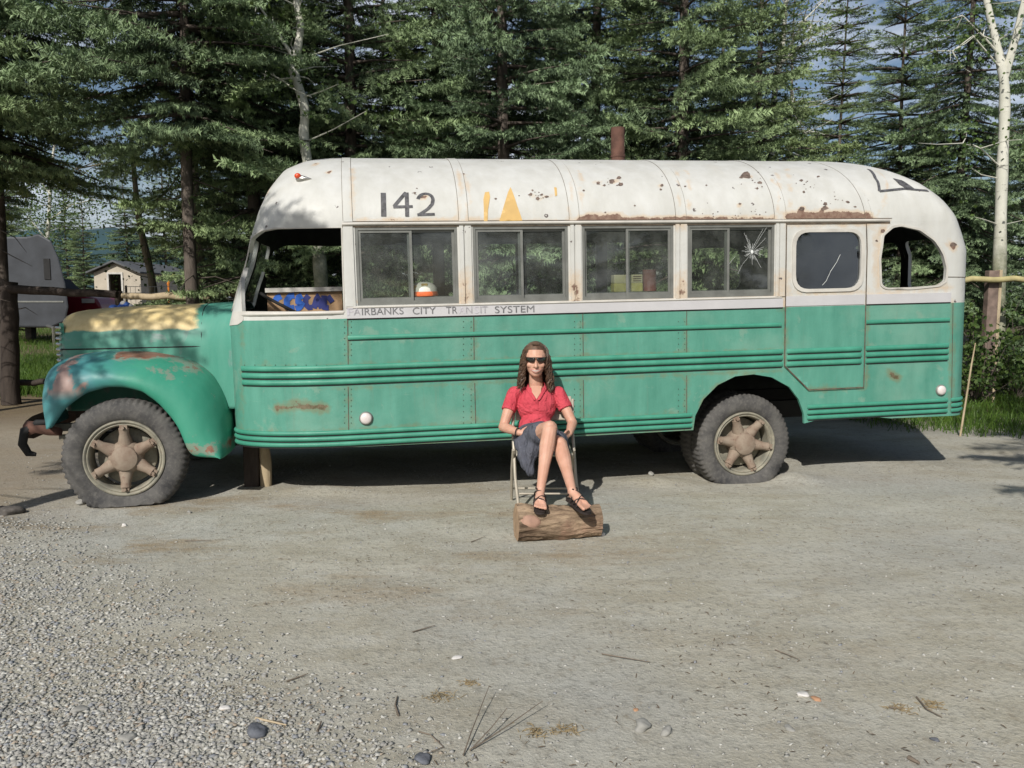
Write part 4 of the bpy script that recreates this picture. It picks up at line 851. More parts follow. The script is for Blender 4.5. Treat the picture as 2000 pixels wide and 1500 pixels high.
# ---- mouldings
RT = [.955, .90, .845]
rows = {'near': (Q([(472, 730)])[0][0], Q([(1529, 705)])[0][0]), 'door': (5.345, 6.05), 'rear': (6.09, 6.90)}
for nm, (s0, s1) in rows.items():
    mb = MB()
    for t in RT:
        V, F = sweep(s0, s1, t - .005 + .012, .042, .017, .05, off=.002 if nm != 'door' else .009); mb.add(V, F)
    mb.build('rib_moulding', M['green'], bus, True)
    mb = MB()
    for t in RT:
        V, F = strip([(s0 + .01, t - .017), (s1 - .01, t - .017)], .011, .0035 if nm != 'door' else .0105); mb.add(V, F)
    mb.build('rib_underline', M['dark'], bus)  # flat near-black line laid under each rib, no recess cut
for s0, s1, t in [(a0, 5.30, 1.19), (6.09, 6.90, 1.19)]:
    mb = MB(); V, F = sweep(s0, s1, t, .035, .014); mb.add(V, F); mb.build('rib_moulding', M['green'], bus, True)
    mb = MB(); V, F = strip([(s0, t - .02), (s1, t - .02)], .008, .003); mb.add(V, F); mb.build('rib_underline', M['dark'], bus)
for s0, s1, tl in [(Q([(458, 855)])[0][0], Q([(1352, 830)])[0][0], [.455, .41, .365]), (Q([(1576, 812)])[0][0], 6.91, [.475, .425, .38]), (6.94, 7.2, [.475, .425, .38])]:
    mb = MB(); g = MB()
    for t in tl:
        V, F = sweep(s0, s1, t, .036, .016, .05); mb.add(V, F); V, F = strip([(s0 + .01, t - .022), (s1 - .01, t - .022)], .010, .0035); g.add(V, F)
    mb.build('skirt_moulding', M['green'], bus, True); g.build('rib_underline', M['dark'], bus)
mb = MB()
for w, s in [(.009, Q([(680, 760)])[0][0])]: pass
# ---- panel seams, rivets
def seams(lines, w, m, name, off=.003):
    for l in lines: mb = MB(); V, F = strip(Q(l), w, off); mb.add(V, F); mb.build(name, M[m], bus)
seams([[(679, 625), (680, 712)], [(680, 755), (681, 842)], [(925, 618), (926, 706)], [(927, 748), (929, 832)], [(1138, 612), (1139, 700)], [(1139, 742), (1140, 822)], [(1341, 606), (1341, 690)], [(1341, 733), (1341, 812)], [(1861, 592), (1858, 800)], [(1352, 815), (1336, 816), (1336, 840)]], .006, 'seam', 'panel_seam')
rb = bmesh.new()
rv = []
for x in (673, 686, 905, 920, 1122, 1133, 1325, 1337):
    for y0, y1 in ((628, 700), (760, 828)):
        for y in np.arange(y0, y1, 11): rv.append((x, y))
for y, xs in ((709, np.arange(478, 1520, 20)), ): 
    for x in xs: rv.append((x, y + 4 - max(0, (x - 680)) * .028))
mb = MB()
for s, t in Q(rv):
    c = Sf(s, t, .0015); mb.ell(c, (.0045, .004, .0045), n=7, m=4)
M['rivet'] = simple('rivet_heads', (.075, .13, .095), .7, var=.4, scale=20)
tag(mb.build('rivets', M['rivet'], bus, True), kind='stuff')
# ---- windows
def frame(name, outer, inner, proud, depth, mat, parent=bus):
    p = patch(outer, [inner], .12, proud); return skin(name, [p], mat, depth, parent)
def winset(w, mull, flip, label=None):
    (sl_, t1), (sr, _), (_, t0), _ = w
    outer = [(sl_, t1), (sr, t1), (sr, t0), (sl_, t0)]; m_ = .022
    fr = frame('window_frame', outer, [(sl_ + m_, t1 - m_), (sr - m_, t1 - m_), (sr - m_, t0 + .03), (sl_ + m_, t0 + .03)], -.004, .03, M['alu'])
    for k, (a, b) in enumerate(((sl_ + m_, mull + .018), (mull - .018, sr - m_))):
        dp = -.012 if (k == 0) ^ flip else -.028
        o = frame('window_sash', [(a, t1 - m_), (b, t1 - m_), (b, t0 + .03), (a, t0 + .03)], [(a + .02, t1 - m_ - .02), (b - .02, t1 - m_ - .02), (b - .02, t0 + .055), (a + .02, t0 + .055)], dp, .012, M['alu'])
        V, F, st = grid(a + .015, b - .015, t0 + .045, t1 - m_ - .015, .3, .3, dp - .006); pn = skin('pane', [(V, F, st)], M['glass'], 0, o)
    return fr
mulls = [Q([(801, 500)])[0][0], Q([(1018, 500)])[0][0], Q([(1228, 500)])[0][0], Q([(1422, 500)])[0][0]]
for w, mu, fl in zip(wins, mulls, (False, False, True, False)): winset(w, mu, fl)
# window posts (raised jambs between the windows)
for i, (x0, x1) in enumerate([(672, 691), (898, 906), (909, 921), (1114, 1121), (1124, 1135), (1319, 1326), (1329, 1341), (1514, 1520), (1522, 1533)]):
    q = Q([(x0, 500), (x1, 500)]); V, F, st = grid(q[0][0], q[1][0], 1.43, 2.036, .02, .1, .010 + .004 * (i % 2)); skin('window_post', [(V, F, st)], M['body'], .012)
# ---- emergency door
dr = Q([(1536, 437), (1697, 436), (1697, 590), (1692, 756), (1578, 761), (1533, 714)])
dr = [(5.325, 2.034), (6.072, 2.034), (6.072, dr[3][1]), (dr[4][0], dr[3][1]), (5.325, dr[5][1])]
door = skin('emergency_door', [patch(dr, [dwin], .05, .008)], M['body'], .01)
def offp(poly, k):
    c = np.mean(np.array(poly), 0); return [tuple(c + (np.array(p) - c) * (1 + k / np.linalg.norm(np.array(p) - c))) for p in poly]
mb = MB()
lp = dr + [dr[0]]; V, F = strip(lp, .010, .0155); mb.add(V, F); mb.build('door_gap', M['seam'], door)
f2 = frame('door_window_frame', offp(dwin, .035), dwin, .020, .014, M['white'], door)
V, F, st = patch(offp(dwin, .01), [], .1, -.002); skin('door_window_pane', [(V, F, st)], M['glass_dark'], 0, door)
# crack in the door glass and the starred pane
def crack(name, lines, w, off, par):
    mb = MB()
    for l in lines: V, F = strip(Q(l), w, off); mb.add(V, F)
    return mb.build(name, M['crack'], par)
M['crack'] = simple('white_glass_fracture', (.75, .78, .76), .4, var=.2)
crack('glass_crack', [[(1641, 497), (1634, 512), (1622, 530), (1614, 548), (1606, 557)]], .0035, .001, door)
rn = random.Random(3); ln = []
for k in range(46):
    a = rn.uniform(0, 6.28); r0 = rn.uniform(0, 9); r1 = r0 + rn.uniform(3, 12) + 22 * rn.random() ** 3; a2 = a + rn.uniform(-.12, .12)
    ln.append([(1470 + r0 * math.cos(a), 492 + r0 * math.sin(a)), (1470 + r1 * math.cos(a2), 492 + r1 * math.sin(a2))])
ln += [[(1470, 492), (1485, 465), (1500, 442)], [(1470, 494), (1452, 515), (1442, 535)], [(1468, 490), (1480, 468), (1492, 446)], [(1438, 500), (1428, 512), (1422, 520)]]
crack('glass_crack', ln, .0013, -.012, bus)
mb = MB(); mb.ell(Sf(*Q([(1470, 492)])[0], -.008), (.012, .003, .016)); mb.build('glass_crack', M['crack'], bus)
# quarter window trim
frame('quarter_window_trim', offp(qwin, .02), qwin, .008, .01, M['white'])
frame('windshield_trim', offp(wsh, .02), wsh, .008, .01, M['white'])
V, F, st = patch(offp(wsh, .005), [], .15, -.012); skin('windshield_pane', [(V, F, st)], M['glass'])
V, F, st = patch(offp(wsh, .005), [], .15, -.012, True); skin('windshield_pane', [(V, F, st)], M['glass'])
frame('rear_window_trim', offp(rwin, .02), rwin, .008, .01, M['white'])
frame('driver_window_trim', offp(drv, .012), drv, .004, .006, M['white'])
M['num'] = simple('faded_numeral_black', (.085, .085, .09), .6, var=.6, scale=30)
def pxpatch(name, px, m, off=.004, par=bus): V, F, st = patch(Q(px), [], .04, off); return skin(name, [(V, F, st)], M[m], 0, par)
# crease where the rear roof cap meets the body side, and the patched roof corner
seams([[(1850, 541), (1886, 542)]], .006, 'seam', 'panel_seam')
seams([[(1696, 331), (1709, 348), (1717, 374)], [(1717, 374), (1765, 369), (1812, 373)]], .030, 'num', 'tar_line', .004)
M['tar'] = M['num']
pxpatch('tar_patch', [(1743, 349), (1760, 353), (1786, 370), (1770, 369), (1756, 361)], 'tar', .007)
# bare ochre patches on the roof side
def pxpatch(name, px, m, off=.004, par=bus): V, F, st = patch(Q(px), [], .04, off); return skin(name, [(V, F, st)], M[m], 0, par)
pxpatch('bare_paint_patch', [(945, 432), (944, 390), (947, 376), (955, 375), (957, 384), (953, 410), (952, 432)], 'yellow')
pxpatch('bare_paint_patch', [(975, 432), (984, 402), (992, 376), (997, 366), (1002, 378), (1010, 402), (1020, 431)], 'yellow')
pxpatch('bare_paint_patch', [(1082, 366), (1087, 367), (1088, 382), (1084, 384)], 'yellow')
# ---- flaked spots on the roof paint
_cr = random.Random(9); mb = MB(); spots = [(1458, 343, 15), (1447, 347, 5), (1483, 357, 6), (1510, 356, 8), (1479, 368, 4), (1168, 358, 6), (1195, 354, 9), (1208, 348, 6), (1212, 360, 7), (1180, 362, 4), (1293, 362, 5), (1290, 370, 4), (1036, 380, 6), (1050, 388, 6), (1058, 380, 4), (1068, 384, 5), (1040, 372, 3), (1565, 408, 8), (1610, 407, 9), (1612, 398, 6), (1445, 398, 4), (1338, 364, 3), (1140, 372, 4), (968, 388, 4), (1598, 345, 4), (1565, 352, 5), (1570, 375, 4), (822, 384, 6), (810, 377, 4), (895, 345, 4), (1655, 395, 5), (1670, 404, 4), (1240, 402, 3), (1380, 362, 3), (1182, 415, 3), (905, 340, 3), (1795, 372, 4), (532, 352, 6), (1862, 478, 9), (1724, 452, 7), (1712, 470, 4)]
for _x, _y, _r in spots + [(_cr.gauss(cx, 16), _cr.gauss(cy, 7), _cr.uniform(1, 2.4)) for cx, cy in ((1050, 383), (1190, 356), (1640, 392), (1570, 362), (1470, 350), (820, 380), (1480, 420), (1390, 424)) for _ in range(9)]:
    n_ = 9; pts = Q([(_x + _r * (.36 + .5 * _cr.random()) * math.cos(6.283 * k / n_) * 1.15, _y + _r * (.36 + .5 * _cr.random()) * math.sin(6.283 * k / n_) * .8) for k in range(n_)]); P_ = [Sf(s, t, .0022) for s, t in pts]; mb.add(P_ + [np.mean(P_, 0)], [(k, (k + 1) % n_, n_) for k in range(n_)])
tag(mb.build('paint_chips', simple('bare_primer_spots', (.15, .11, .09), .8, var=.5, scale=30), bus), kind='stuff')
# ---- lettering
def digit(lines, w, m, base=.003):
    mb = MB()
    for i, l in enumerate(lines): V, F = strip(Q(l), w, base + .0012 * i, .02); mb.add(V, F)
    return mb.build('painted_numeral', M[m], bus)
M['num'] = simple('faded_numeral_black', (.085, .085, .09), .6, var=.6, scale=30)
digit([[(748.5, 377), (749.5, 423)], [(741, 379), (753, 378)]], .037, 'num') if False else digit([[(748.5, 377), (749.5, 423)]], .040, 'num')
digit([[(793, 376), (770, 403)], [(768, 404.5), (806, 403.5)], [(794, 377), (795, 423)]], .030, 'num')
c2 = [(816, 389)] + [(831 - 14.5 * math.cos(a), 390.5 - 12 * math.sin(a)) for a in np.linspace(.25, math.pi + .1, 10)] + [(844, 399), (836, 408), (824, 416), (818, 419.5)]
digit([c2, [(815, 419.5), (849, 418.5)]], .028, 'num')
def lettering(text, px0, px1, yb, yt, m, parent=None, name='painted_lettering', off=.0155):
    """line of lettering between two photo x positions"""
    cu = bpy.data.curves.new('t', 'FONT'); cu.body = text; cu.size = 1; to = bpy.data.objects.new('t', cu); S.collection.objects.link(to)
    cu.offset = .0
    dg = bpy.context.evaluated_depsgraph_get(); dg.update(); me = bpy.data.meshes.new_from_object(to.evaluated_get(dg)); bpy.data.objects.remove(to)
    v = np.array([q.co[:] for q in me.vertices])[:, :2]; F = [tuple(p.vertices) for p in me.polygons]; bpy.data.meshes.remove(me)
    lo = v.min(0); hi = v.max(0); a, b = Q([(px0, yb[0]), (px1, yb[1])]); tb = (a[1] + b[1]) / 2; c = Q([(px0, yt)])[0][1]
    s = a[0] + (v[:, 0] - lo[0]) / (hi[0] - lo[0]) * (b[0] - a[0]); t = tb + (v[:, 1] - lo[1]) / (hi[1] - lo[1]) * (c - a[1])
    return link(name, mesh_from(name, Sf(s, t, off), F, M[m], False), parent or bus)
lb = o
for tx, x0, x1, m in [('F', 679, 690, 'ink3'), ('A', 691, 704, 'ink2'), ('IRBANKS', 707, 788, 'ink'), ('CITY', 806, 851, 'ink'), ('TR', 871, 893, 'ink'), ('A', 896, 908, 'ink3'), ('N', 910, 922, 'ink2'), ('S', 926, 935, 'ink3'), ('IT', 938, 952, 'ink2'), ('SYSTEM', 966, 1043, 'ink')]:
    sl0 = lambda x: 615.6 - (x - 680) * .0155
    lettering(tx, x0, x1, (sl0(x0), sl0(x1)), sl0(x0) - 13.8 - (0 if x0 < 800 else -.4), m)
# ---- small fittings
def refl(px, r):
    s, t = Q([px])[0]; c = Sf(s, t); n = Sf(s, t, 1.) - c; mb = MB(); mb.lathe([(r * 1.2, -.002), (r * 1.2, .008), (r * 1.05, .014)], c, n, 24, True); b = mb.build('reflector', M['alu'], bus, True)
    mb = MB(); mb.lathe([(r, .012), (r * .97, .022), (r * .75, .030), (r * .3, .034), (.001, .0345)], c, n, 24); mb.build('lens', M['lamp'], b, True)
refl((715, 817), .045); refl((1837, 762), .042)
s, t = Q([(590, 351)])[0]
mb = MB(); V = []; prof = [(-.085, .0, .012), (-.07, .022, .02), (-.045, .034, .03), (0, .034, .034), (.05, .022, .026), (.1, .009, .014), (.13, .001, .006)]
for (ds, hw, hh) in prof:
    for k in range(7):
        an = math.pi * k / 6; V.append(Sf(s + ds, t + hw * math.cos(an) * .95, .001 + hh * math.sin(an)))
F = [(i * 7 + k, (i + 1) * 7 + k, (i + 1) * 7 + k + 1, i * 7 + k + 1) for i in range(len(prof) - 1) for k in range(6)]
mb.add(V, F); ml = mb.build('marker_lamp', M['chrome'], bus, True)
mb = MB(); mb.ell(Sf(s - .035, t, .036), (.026, .022, .022)); mb.build('lens', M['orange'], ml, True)
mb = MB(); c = np.array([4.17, .95, 2.66]); mb.lathe([(.062, -.02), (.062, .325), (.052, .325), (.052, .05)], c, (0, 0, 1), 24); mb.lathe([(.066, .06), (.069, .07), (.066, .08)], c, (0, 0, 1), 24); mb.build('stove_pipe', M['rust'], bus, True)
# ---- hood and cowl
def loft(sections, name, mats, closed=False, parent=bus, attr=True, flip=False):
    A = np.array(sections); m, n, _ = A.shape; V = A.reshape(-1, 3); i = (np.arange(m - 1)[:, None] * n + np.arange(n - 1)[None]).ravel(); F = np.stack([i, i + 1, i + n + 1, i + n], 1)
    if flip: F = F[:, ::-1]
    return V, F
def resamp(p, n):
    p = np.asarray(p, float); s = np.r_[0, np.cumsum(np.linalg.norm(np.diff(p, axis=0), axis=1))]; q = np.linspace(0, s[-1], n); return np.stack([np.interp(q, s, p[:, k]) for k in range(p.shape[1])], 1)
hs = []
#        u,    half width at base, v top, v shoulder
for (u, hb, vt, vs, hsw) in [(-.685, .14, 1.33, 1.20, .10), (-.675, .24, 1.375, 1.24, .18), (-.645, .31, 1.405, 1.29, .25), (-.58, .365, 1.43, 1.32, .30), (-.45, .40, 1.445, 1.335, .34), (-.2, .44, 1.462, 1.345, .37), (.1, .48, 1.468, 1.35, .41), (.35, .52, 1.47, 1.35, .44), (.506, .545, 1.472, 1.35, .46), (.60, .58, 1.478, 1.36, .50), (.70, .66, 1.482, 1.37, .57), (.80, .74, 1.485, 1.37, .64)]:
    prof = [(HW - hb, .62), (HW - hb, .95), (HW - hb - .006, 1.13), (HW - hb + .005, 1.22), (HW - hsw - .035, vs - .03), (HW - hsw + .03, vs + .04), (HW - hsw * .72, vt - .035), (HW - hsw * .35, vt - .008), (HW, vt)]
    prof = resamp(prof, 26); prof = np.concatenate([prof, (prof[::-1] * [-1, 1] + [2 * HW, 0])[1:]])
    hs.append([(u, w, v) for w, v in prof])
V, F = loft(hs, '', '')
ra = np.clip(1 - np.abs(V[:, 0] + .66) / .12, 0, 1) * .35 + .12
me = mesh_from('hood', V, F, [M['hood']], True, attrs={'tt': V[:, 2], 'rust': ra}); o = link('hood', me, bus); m = o.modifiers.new('s', 'SUBSURF'); m.levels = m.render_levels = 1; m2 = o.modifiers.new('t', 'SOLIDIFY'); m2.thickness = .004
hood = o
mb = MB()
for (uu, z0, z1) in [(.506, 1.10, 1.47)]:
    pr = np.array(hs[8]); pr = pr[(pr[:, 2] > 1.128)]; pts = [(uu + .002, w + (-.004 if w < HW else .004), v + .004) for _, w, v in pr]; mb.tube(pts, .0045, 6)
for sd in (-1, 1):
    pts = [(h[0][0], HW + sd * (HW - h[0][1] + .006), 1.128 - .0 * i) for i, h in enumerate(hs[2:9])]; mb.tube(pts, .006, 6)
mb.build('hood_gap', M['dark'], hood, True)
pxs = MB(); pxs.box((-.30, HW - .43, 1.095), (.14, .006, .012)); pxs.build('hood_latch', M['chrome'], hood)
# grille: barrel front with horizontal bars wrapping round
g = MB()
for v in np.arange(.72, 1.32, .045):
    pts = []
    for an in np.linspace(-1.25, 1.25, 15): pts.append((-.58 - .15 * math.cos(an) * (1 - .25 * max(0, v - 1.1)), HW + .36 * math.sin(an), v))
    g.tube(pts, .011, 6)
g.build('grille', M['chrome'], bus, True)
g = MB(); pts = [( -.56 - .14 * math.cos(an), HW + .345 * math.sin(an)) for an in np.linspace(-1.3, 1.3, 15)]
V = [(u, w, .66) for u, w in pts] + [(u, w, 1.34) for u, w in pts]; g.add(V, [(i, i + 1, 16 + i, 15 + i) for i in range(14)]); g.build('grille_backing', M['green'], bus, True).data.attributes
# ---- fenders
op = [(97, 833), (78, 790), (75, 760), (80, 727), (100, 707), (133, 696), (173, 690), (233, 689), (283, 691), (333, 699), (377, 713), (410, 737), (433, 770), (446, 803), (452, 850), (448, 886)]
ap = [(100, 836), (112, 818), (124, 800), (140, 787), (167, 768), (207, 757), (240, 757), (277, 766), (307, 788), (333, 817), (347, 838), (357, 862), (366, 884), (378, 893), (400, 895), (427, 895)]
O3 = resamp([P(x, y, .36) for x, y in op], 44); A3 = resamp([P(x, y, .13) for x, y in ap], 44)
def fender(far):
    sec = []
    for i in range(44):
        a = A3[i]; b = O3[i]; k = lambda f: a + (b - a) * f
        d = (b - a); L = np.linalg.norm(d)
        row = [(*(k(-.0)), .165), (*k(.02), .135), (*k(.18), .115), (*k(.34), .122), (*k(.50), .148), (*k(.65), .195), (*k(.79), .27), (*k(.90), .36), (*k(.97), .46), (*k(1.0), .57), (*(k(.985)), .66), (*(k(.97)), .80)]
        row = [(u, w if not far else 2 * HW - w, v) for u, v, w in row]; sec.append(row)
    V, F = loft(sec, '', '', flip=not far); 
    r = np.zeros(len(V)); top = np.exp(-((V[:, 2] - 1.09) / .035) ** 2) * (V[:, 0] > -.1); r += top * .55; r += np.exp(-(((V[:, 0] - .52) / .25) ** 2 + ((V[:, 2] - .98) / .08) ** 2)) * .35; r += .1
    r += np.exp(-((V[:, 2] - .36) / .05) ** 2) * .35
    me = mesh_from('front_fender', V, F, [M['fender']], True, attrs={'tt': V[:, 2], 'rust': r}); o = link('front_fender', me, bus)
    s_ = o.modifiers.new('s', 'SUBSURF'); s_.levels = s_.render_levels = 1; m = o.modifiers.new('t', 'SOLIDIFY'); m.thickness = .006; m.offset = -1 if not far else -1
    return o
fender(False); fender(True)
# ---- wheels
def wheel(u, v, w, R, front, bottom, steer=0., side=-1, rot=0.):
    """bottom: v of the ground under the wheel"""
    NT_ = 240; th = np.arange(NT_) / NT_ * 2 * math.pi
    prof = [(.292, -.085), (.305, -.098), (.33, -.112), (.37, -.118), (.405, -.112), (.43, -.098), (.446, -.078), (.452, -.05), (.455, -.02), (.455, .02), (.452, .05), (.446, .078), (.43, .098), (.39, .115), (.33, .11), (.292, .085)]
    V = []
    for (r, z) in prof:
        for i, a in enumerate(th):
            rr = r * R / .455
            if r > .425: rr += (.0045 if (i // 2) % 2 else -.0065) * (1 if abs(z) > .04 else .3) * (1 if (r < .456 and r > .44) else .45)
            x = rr * math.cos(a); y = rr * math.sin(a); zz = z
            fl = bottom - v
            if y < fl + .10:   # flat tyre: the foot spreads and the sidewall bulges
                q = min(1, max(0, (fl + .10 - y) / .10)); zz = z * (1 + .30 * q); x *= 1 + .03 * q
                y = max(y, fl) if y < fl else y
            V.append((x, zz, y))
    F = [(i * NT_ + j, i * NT_ + (j + 1) % NT_, (i + 1) * NT_ + (j + 1) % NT_, (i + 1) * NT_ + j) for i in range(len(prof) - 1) for j in range(NT_)]
    c, s_ = math.cos(steer), math.sin(steer); Rm = np.array([[c, -s_, 0], [s_, c, 0], [0, 0, 1]])
    X = lambda V: np.asarray(V, float) @ Rm.T + np.array([u, w, v])
    e = bpy.data.objects.new('wheel', None); S.collection.objects.link(e); e.parent = bus; e.location = (u, w, v); e.empty_display_size = .1
    off = np.array([u, w, v])
    mb = MB(); mb.add(X(V), F); mb.build('tyre', M['rubber'], e, True, off)
    mb = MB(); pr = [(.245, .05), (.248, -.05), (.252, -.092), (.262, -.099), (.270, -.094), (.274, -.102), (.284, -.108), (.293, -.104), (.296, -.092), (.296, .09), (.25, .09)]
    pr = [(r * R / .455 * 1.0, z) for r, z in pr]
    if side > 0: pr = [(r, -z) for r, z in pr]
    tmp = MB(); tmp.lathe(pr, (0, 0, 0), (0, 1, 0), 64); mb.add(X(np.concatenate(tmp.V)), tmp.F); mb.build('rim', M['rim'], e, True, off)
    if front is None: return e
    mb = MB(); t2 = MB(); z0 = -.06 * -side if False else .06 * side
    t2.lathe([(.125, -.02 * side), (.130, .03 * side), (.122, .062 * side), (.104, .085 * side), (.097, .092 * side), (.094, .110 * side), (.07, .122 * side), (.03, .130 * side), (.001, .132 * side)], (0, 0, 0), (0, 1, 0), 28)
    for k in range(6):
        a = rot + k * math.pi / 3
        dr_ = np.array([math.cos(a), 0, math.sin(a)]); pe = np.array([-math.sin(a), 0, math.cos(a)])
        pts = [dr_ * .07 + [0, .035 * side, 0], dr_ * .13 + [0, .05 * side, 0], dr_ * .19 + [0, .07 * side, 0], dr_ * .232 + [0, .082 * side, 0]]
        t2.tube(pts, [.062, .050, .036, .038], 10)
        t2.box(dr_ * .238 + np.array([0, .088 * side, 0]), (.055, .03, .04), np.stack([pe, np.array([0, 1, 0]), dr_], 1))
        t2.lathe([(.012, 0), (.012, .03)], dr_ * .238 + np.array([0, (.10 if side > 0 else -.13), 0]), (0, 1, 0), 6, True)
    mb.add(X(np.concatenate(t2.V)), t2.F); mb.build('spoke_hub', M['hub'], e, True, off)
    t2 = MB(); t2.lathe([(.001, .02), (.20, .02), (.215, .03), (.215, .09)], (0, 0, 0), (0, -side, 0), 32); mb = MB(); mb.add(X(np.concatenate(t2.V)), t2.F); mb.build('brake_drum', M['rim'], e, True, off)
    return e
wheel(-.03, .315, .245, .452, True, -.046, steer=rad(3), rot=rad(28))
wheel(5.055, .15, .26, .435, True, -.192, rot=rad(50))
wheel(5.055, .15, .52, .435, None, -.192)
wheel(-.03, .315, 2 * HW - .245, .452, True, -.046, steer=rad(3), side=1)
wheel(5.055, .15, 2 * HW - .26, .435, True, -.192, side=1); wheel(5.055, .15, 2 * HW - .52, .435, None, -.192)
# ---- bumper
mb = MB(); pr = []
for (u, w, v, h) in [(-.52, .30, .52, .03), (-.60, .27, .54, .04), (-.69, .26, .57, .045), (-.76, .29, .56, .06), (-.79, .38, .54, .07), (-.81, .55, .53, .09), (-.82, 1.15, .53, .09), (-.81, 1.75, .53, .09), (-.79, 1.94, .53, .09), (-.72, 2.03, .54, .08)]:
    pr.append([(u + .012, w + .01, v - h), (u - .004, w - .01, v - h * .5), (u - .01, w - .014, v), (u - .004, w - .01, v + h * .5), (u + .012, w + .01, v + h), (u + .02, w + .018, v)])
V = np.array(pr).reshape(-1, 3); F = [(i * 6 + k, i * 6 + (k + 1) % 6, (i + 1) * 6 + (k + 1) % 6, (i + 1) * 6 + k) for i in range(len(pr) - 1) for k in range(6)] + [tuple(range(6)), tuple(range(54, 60))[::-1]]
mb.add(V, F); mb.build('front_bumper', M['rust'], bus, True)
mb = MB(); pts = [(-.56, .30, .60), (-.66, .28, .60), (-.76, .29, .54), (-.79, .31, .44), (-.76, .33, .36), (-.71, .33, .35)]; mb.tube(pts, [.018, .028, .036, .034, .028, .016], 8); mb.build('tow_hook', M['dark'], bus, True)
mb = MB(); mb.box((-.56, .42, .54), (.26, .05, .06)); mb.box((-.47, .36, .47), (.14, .05, .04)); mb.build('bumper_bracket', M['rim'], bus, False, bevel=.006)
# ---- chassis, floor, cowl wall
mb = MB()
for w in (.72, 1.58): mb.box((3.1, w, .36), (7.4, .09, .16))
mb.box((5.055, HW, .15), (.12, 1.3, .12)); mb.box((-.03, HW, .27), (.1, 1.5, .09)); mb.box((2.2, HW, .33), (.5, .7, .3)); mb.box((3.6, HW, .25), (1.6, .12, .12)); mb.build('chassis', M['dark'], bus)
V, F, st = grid(SMIN, SMAX, .56, .56, .1, .1) if False else (None, None, None)
ring = np.concatenate([Sf(np.linspace(SMIN, SMAX, 60), np.full(60, .5), -.035), Sf(np.linspace(SMAX, SMIN, 60), np.full(60, .5), -.035, True)])
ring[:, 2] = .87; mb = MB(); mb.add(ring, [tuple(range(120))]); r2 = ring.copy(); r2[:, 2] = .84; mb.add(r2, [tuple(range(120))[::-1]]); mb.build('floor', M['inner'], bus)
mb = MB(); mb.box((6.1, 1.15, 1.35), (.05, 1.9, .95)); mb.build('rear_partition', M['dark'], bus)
# steering wheel and column
mb = MB(); mb.tube([(.95, .62, 1.05), (1.16, .60, 1.42)], .022, 8); n = np.array([.21, 0, .37]); n /= np.linalg.norm(n); e1 = np.array([0, 1, 0.]); e2 = np.cross(n, e1); c = np.array([1.17, .6, 1.45])
mb.tube([c + .2 * (math.cos(a) * e1 + math.sin(a) * e2) for a in np.linspace(0, 6.283, 33)], .013, 8, False); mb.tube([c - .2 * e1, c + .2 * e1], .01, 6); mb.build('steering_wheel', M['dark'], bus, True)
# sill shelf inside the windows
mb = MB(); mb.box((3.5, .13, 1.485), (3.55, .16, .02)); mb.build('inside_shelf', M['alu'], bus)
# bed board with painted letters, seen through the driver's window
M['board'] = simple('tan_painted_board', (.42, .27, .15), .7, var=.3, scale=6)
M['blue'] = simple('cobalt_blue_paint', (.03, .13, .52), .6, var=.3, scale=10)
M['navy'] = simple('navy_paint', (.03, .04, .18), .6, var=.3, scale=10)
W_ = .55
q0 = P(521, 570, W_); q1 = P(668, 571, W_); bd = thing('painted_board', (0, 0, 0), 'tan board with blue painted letters, seen through the open driver window', 'board')
bd.matrix_world = bus.matrix_world
mb = MB(); mb.box(((q0[0] + q1[0]) / 2, W_ + .015, (q0[1] + .9) / 2), (q1[0] - q0[0], .03, q0[1] - .9)); mb.build('panel', M['board'], bd)
mb = MB(); mb.box(((q0[0] + q1[0]) / 2, W_, q0[1] + .012), (q1[0] - q0[0] + .02, .06, .035)); mb.build('top_rail', M['white'], bd)
def bst(lines, w, m):
    mb = MB()
    for i, l in enumerate(lines):
        pts = [P(x, y, W_) for x, y in l]; pts = np.array(dens(pts, .03, False)); T = np.gradient(pts, axis=0); T /= np.linalg.norm(T, axis=1)[:, None]; N = np.stack([-T[:, 1], T[:, 0]], 1) * w / 2
        a = pts + N; b = pts - N; V = [(p[0], W_ - .003 - .001 * i, p[1]) for p in np.concatenate([a, b])]; n_ = len(pts); mb.add(V, [(k, n_ + k, n_ + k + 1, k + 1) for k in range(n_ - 1)])
    mb.build('painted_letters', M[m], bd)
bst([[(549, 578), (541, 582), (538, 587)], [(575, 577), (567, 578), (560, 587), (561, 598), (567, 602), (575, 601)], [(590, 577), (583, 581), (582, 590), (590, 594), (584, 601), (577, 603)]], .05, 'blue')
bst([[(603, 577), (597, 584), (597, 594), (603, 601), (610, 600)], [(613, 602), (620, 577), (628, 602)], [(616, 594), (625, 594)], [(633, 577), (633, 601), (642, 601)], [(640, 578), (649, 590)]], .045, 'navy')
# things on the shelf behind the glass
def busthing(name, label, cat, u, w, v):
    t = thing(name, (0, 0, 0), label, cat); t.matrix_world = bus.matrix_world @ Matrix.Translation((u, w, v)); return t
uu, vv = P(828, 562, .11)
hp = busthing('souvenir_helmet', 'white and orange dome-shaped helmet on the ledge inside the first side window', 'helmet', uu, .13, 1.496)
M['wht'] = simple('glossy_white_shell', (.7, .68, .6), .3, var=.1); M['orb'] = simple('orange_band_paint', (.75, .17, .06), .4, var=.15); M['gold'] = simple('gold_paint', (.45, .30, .10), .4, var=.3, scale=30)
mb = MB(); mb.lathe([(.108, .035), (.105, .06), (.09, .085), (.063, .105), (.03, .113), (.001, .115)], (0, 0, 0), (0, 0, 1), 24); mb.build('shell', M['wht'], hp, True)
mb = MB(); mb.lathe([(.111, .0), (.116, .012), (.111, .036)], (0, 0, 0), (0, 0, 1), 24); mb.build('band', M['orb'], hp, True)
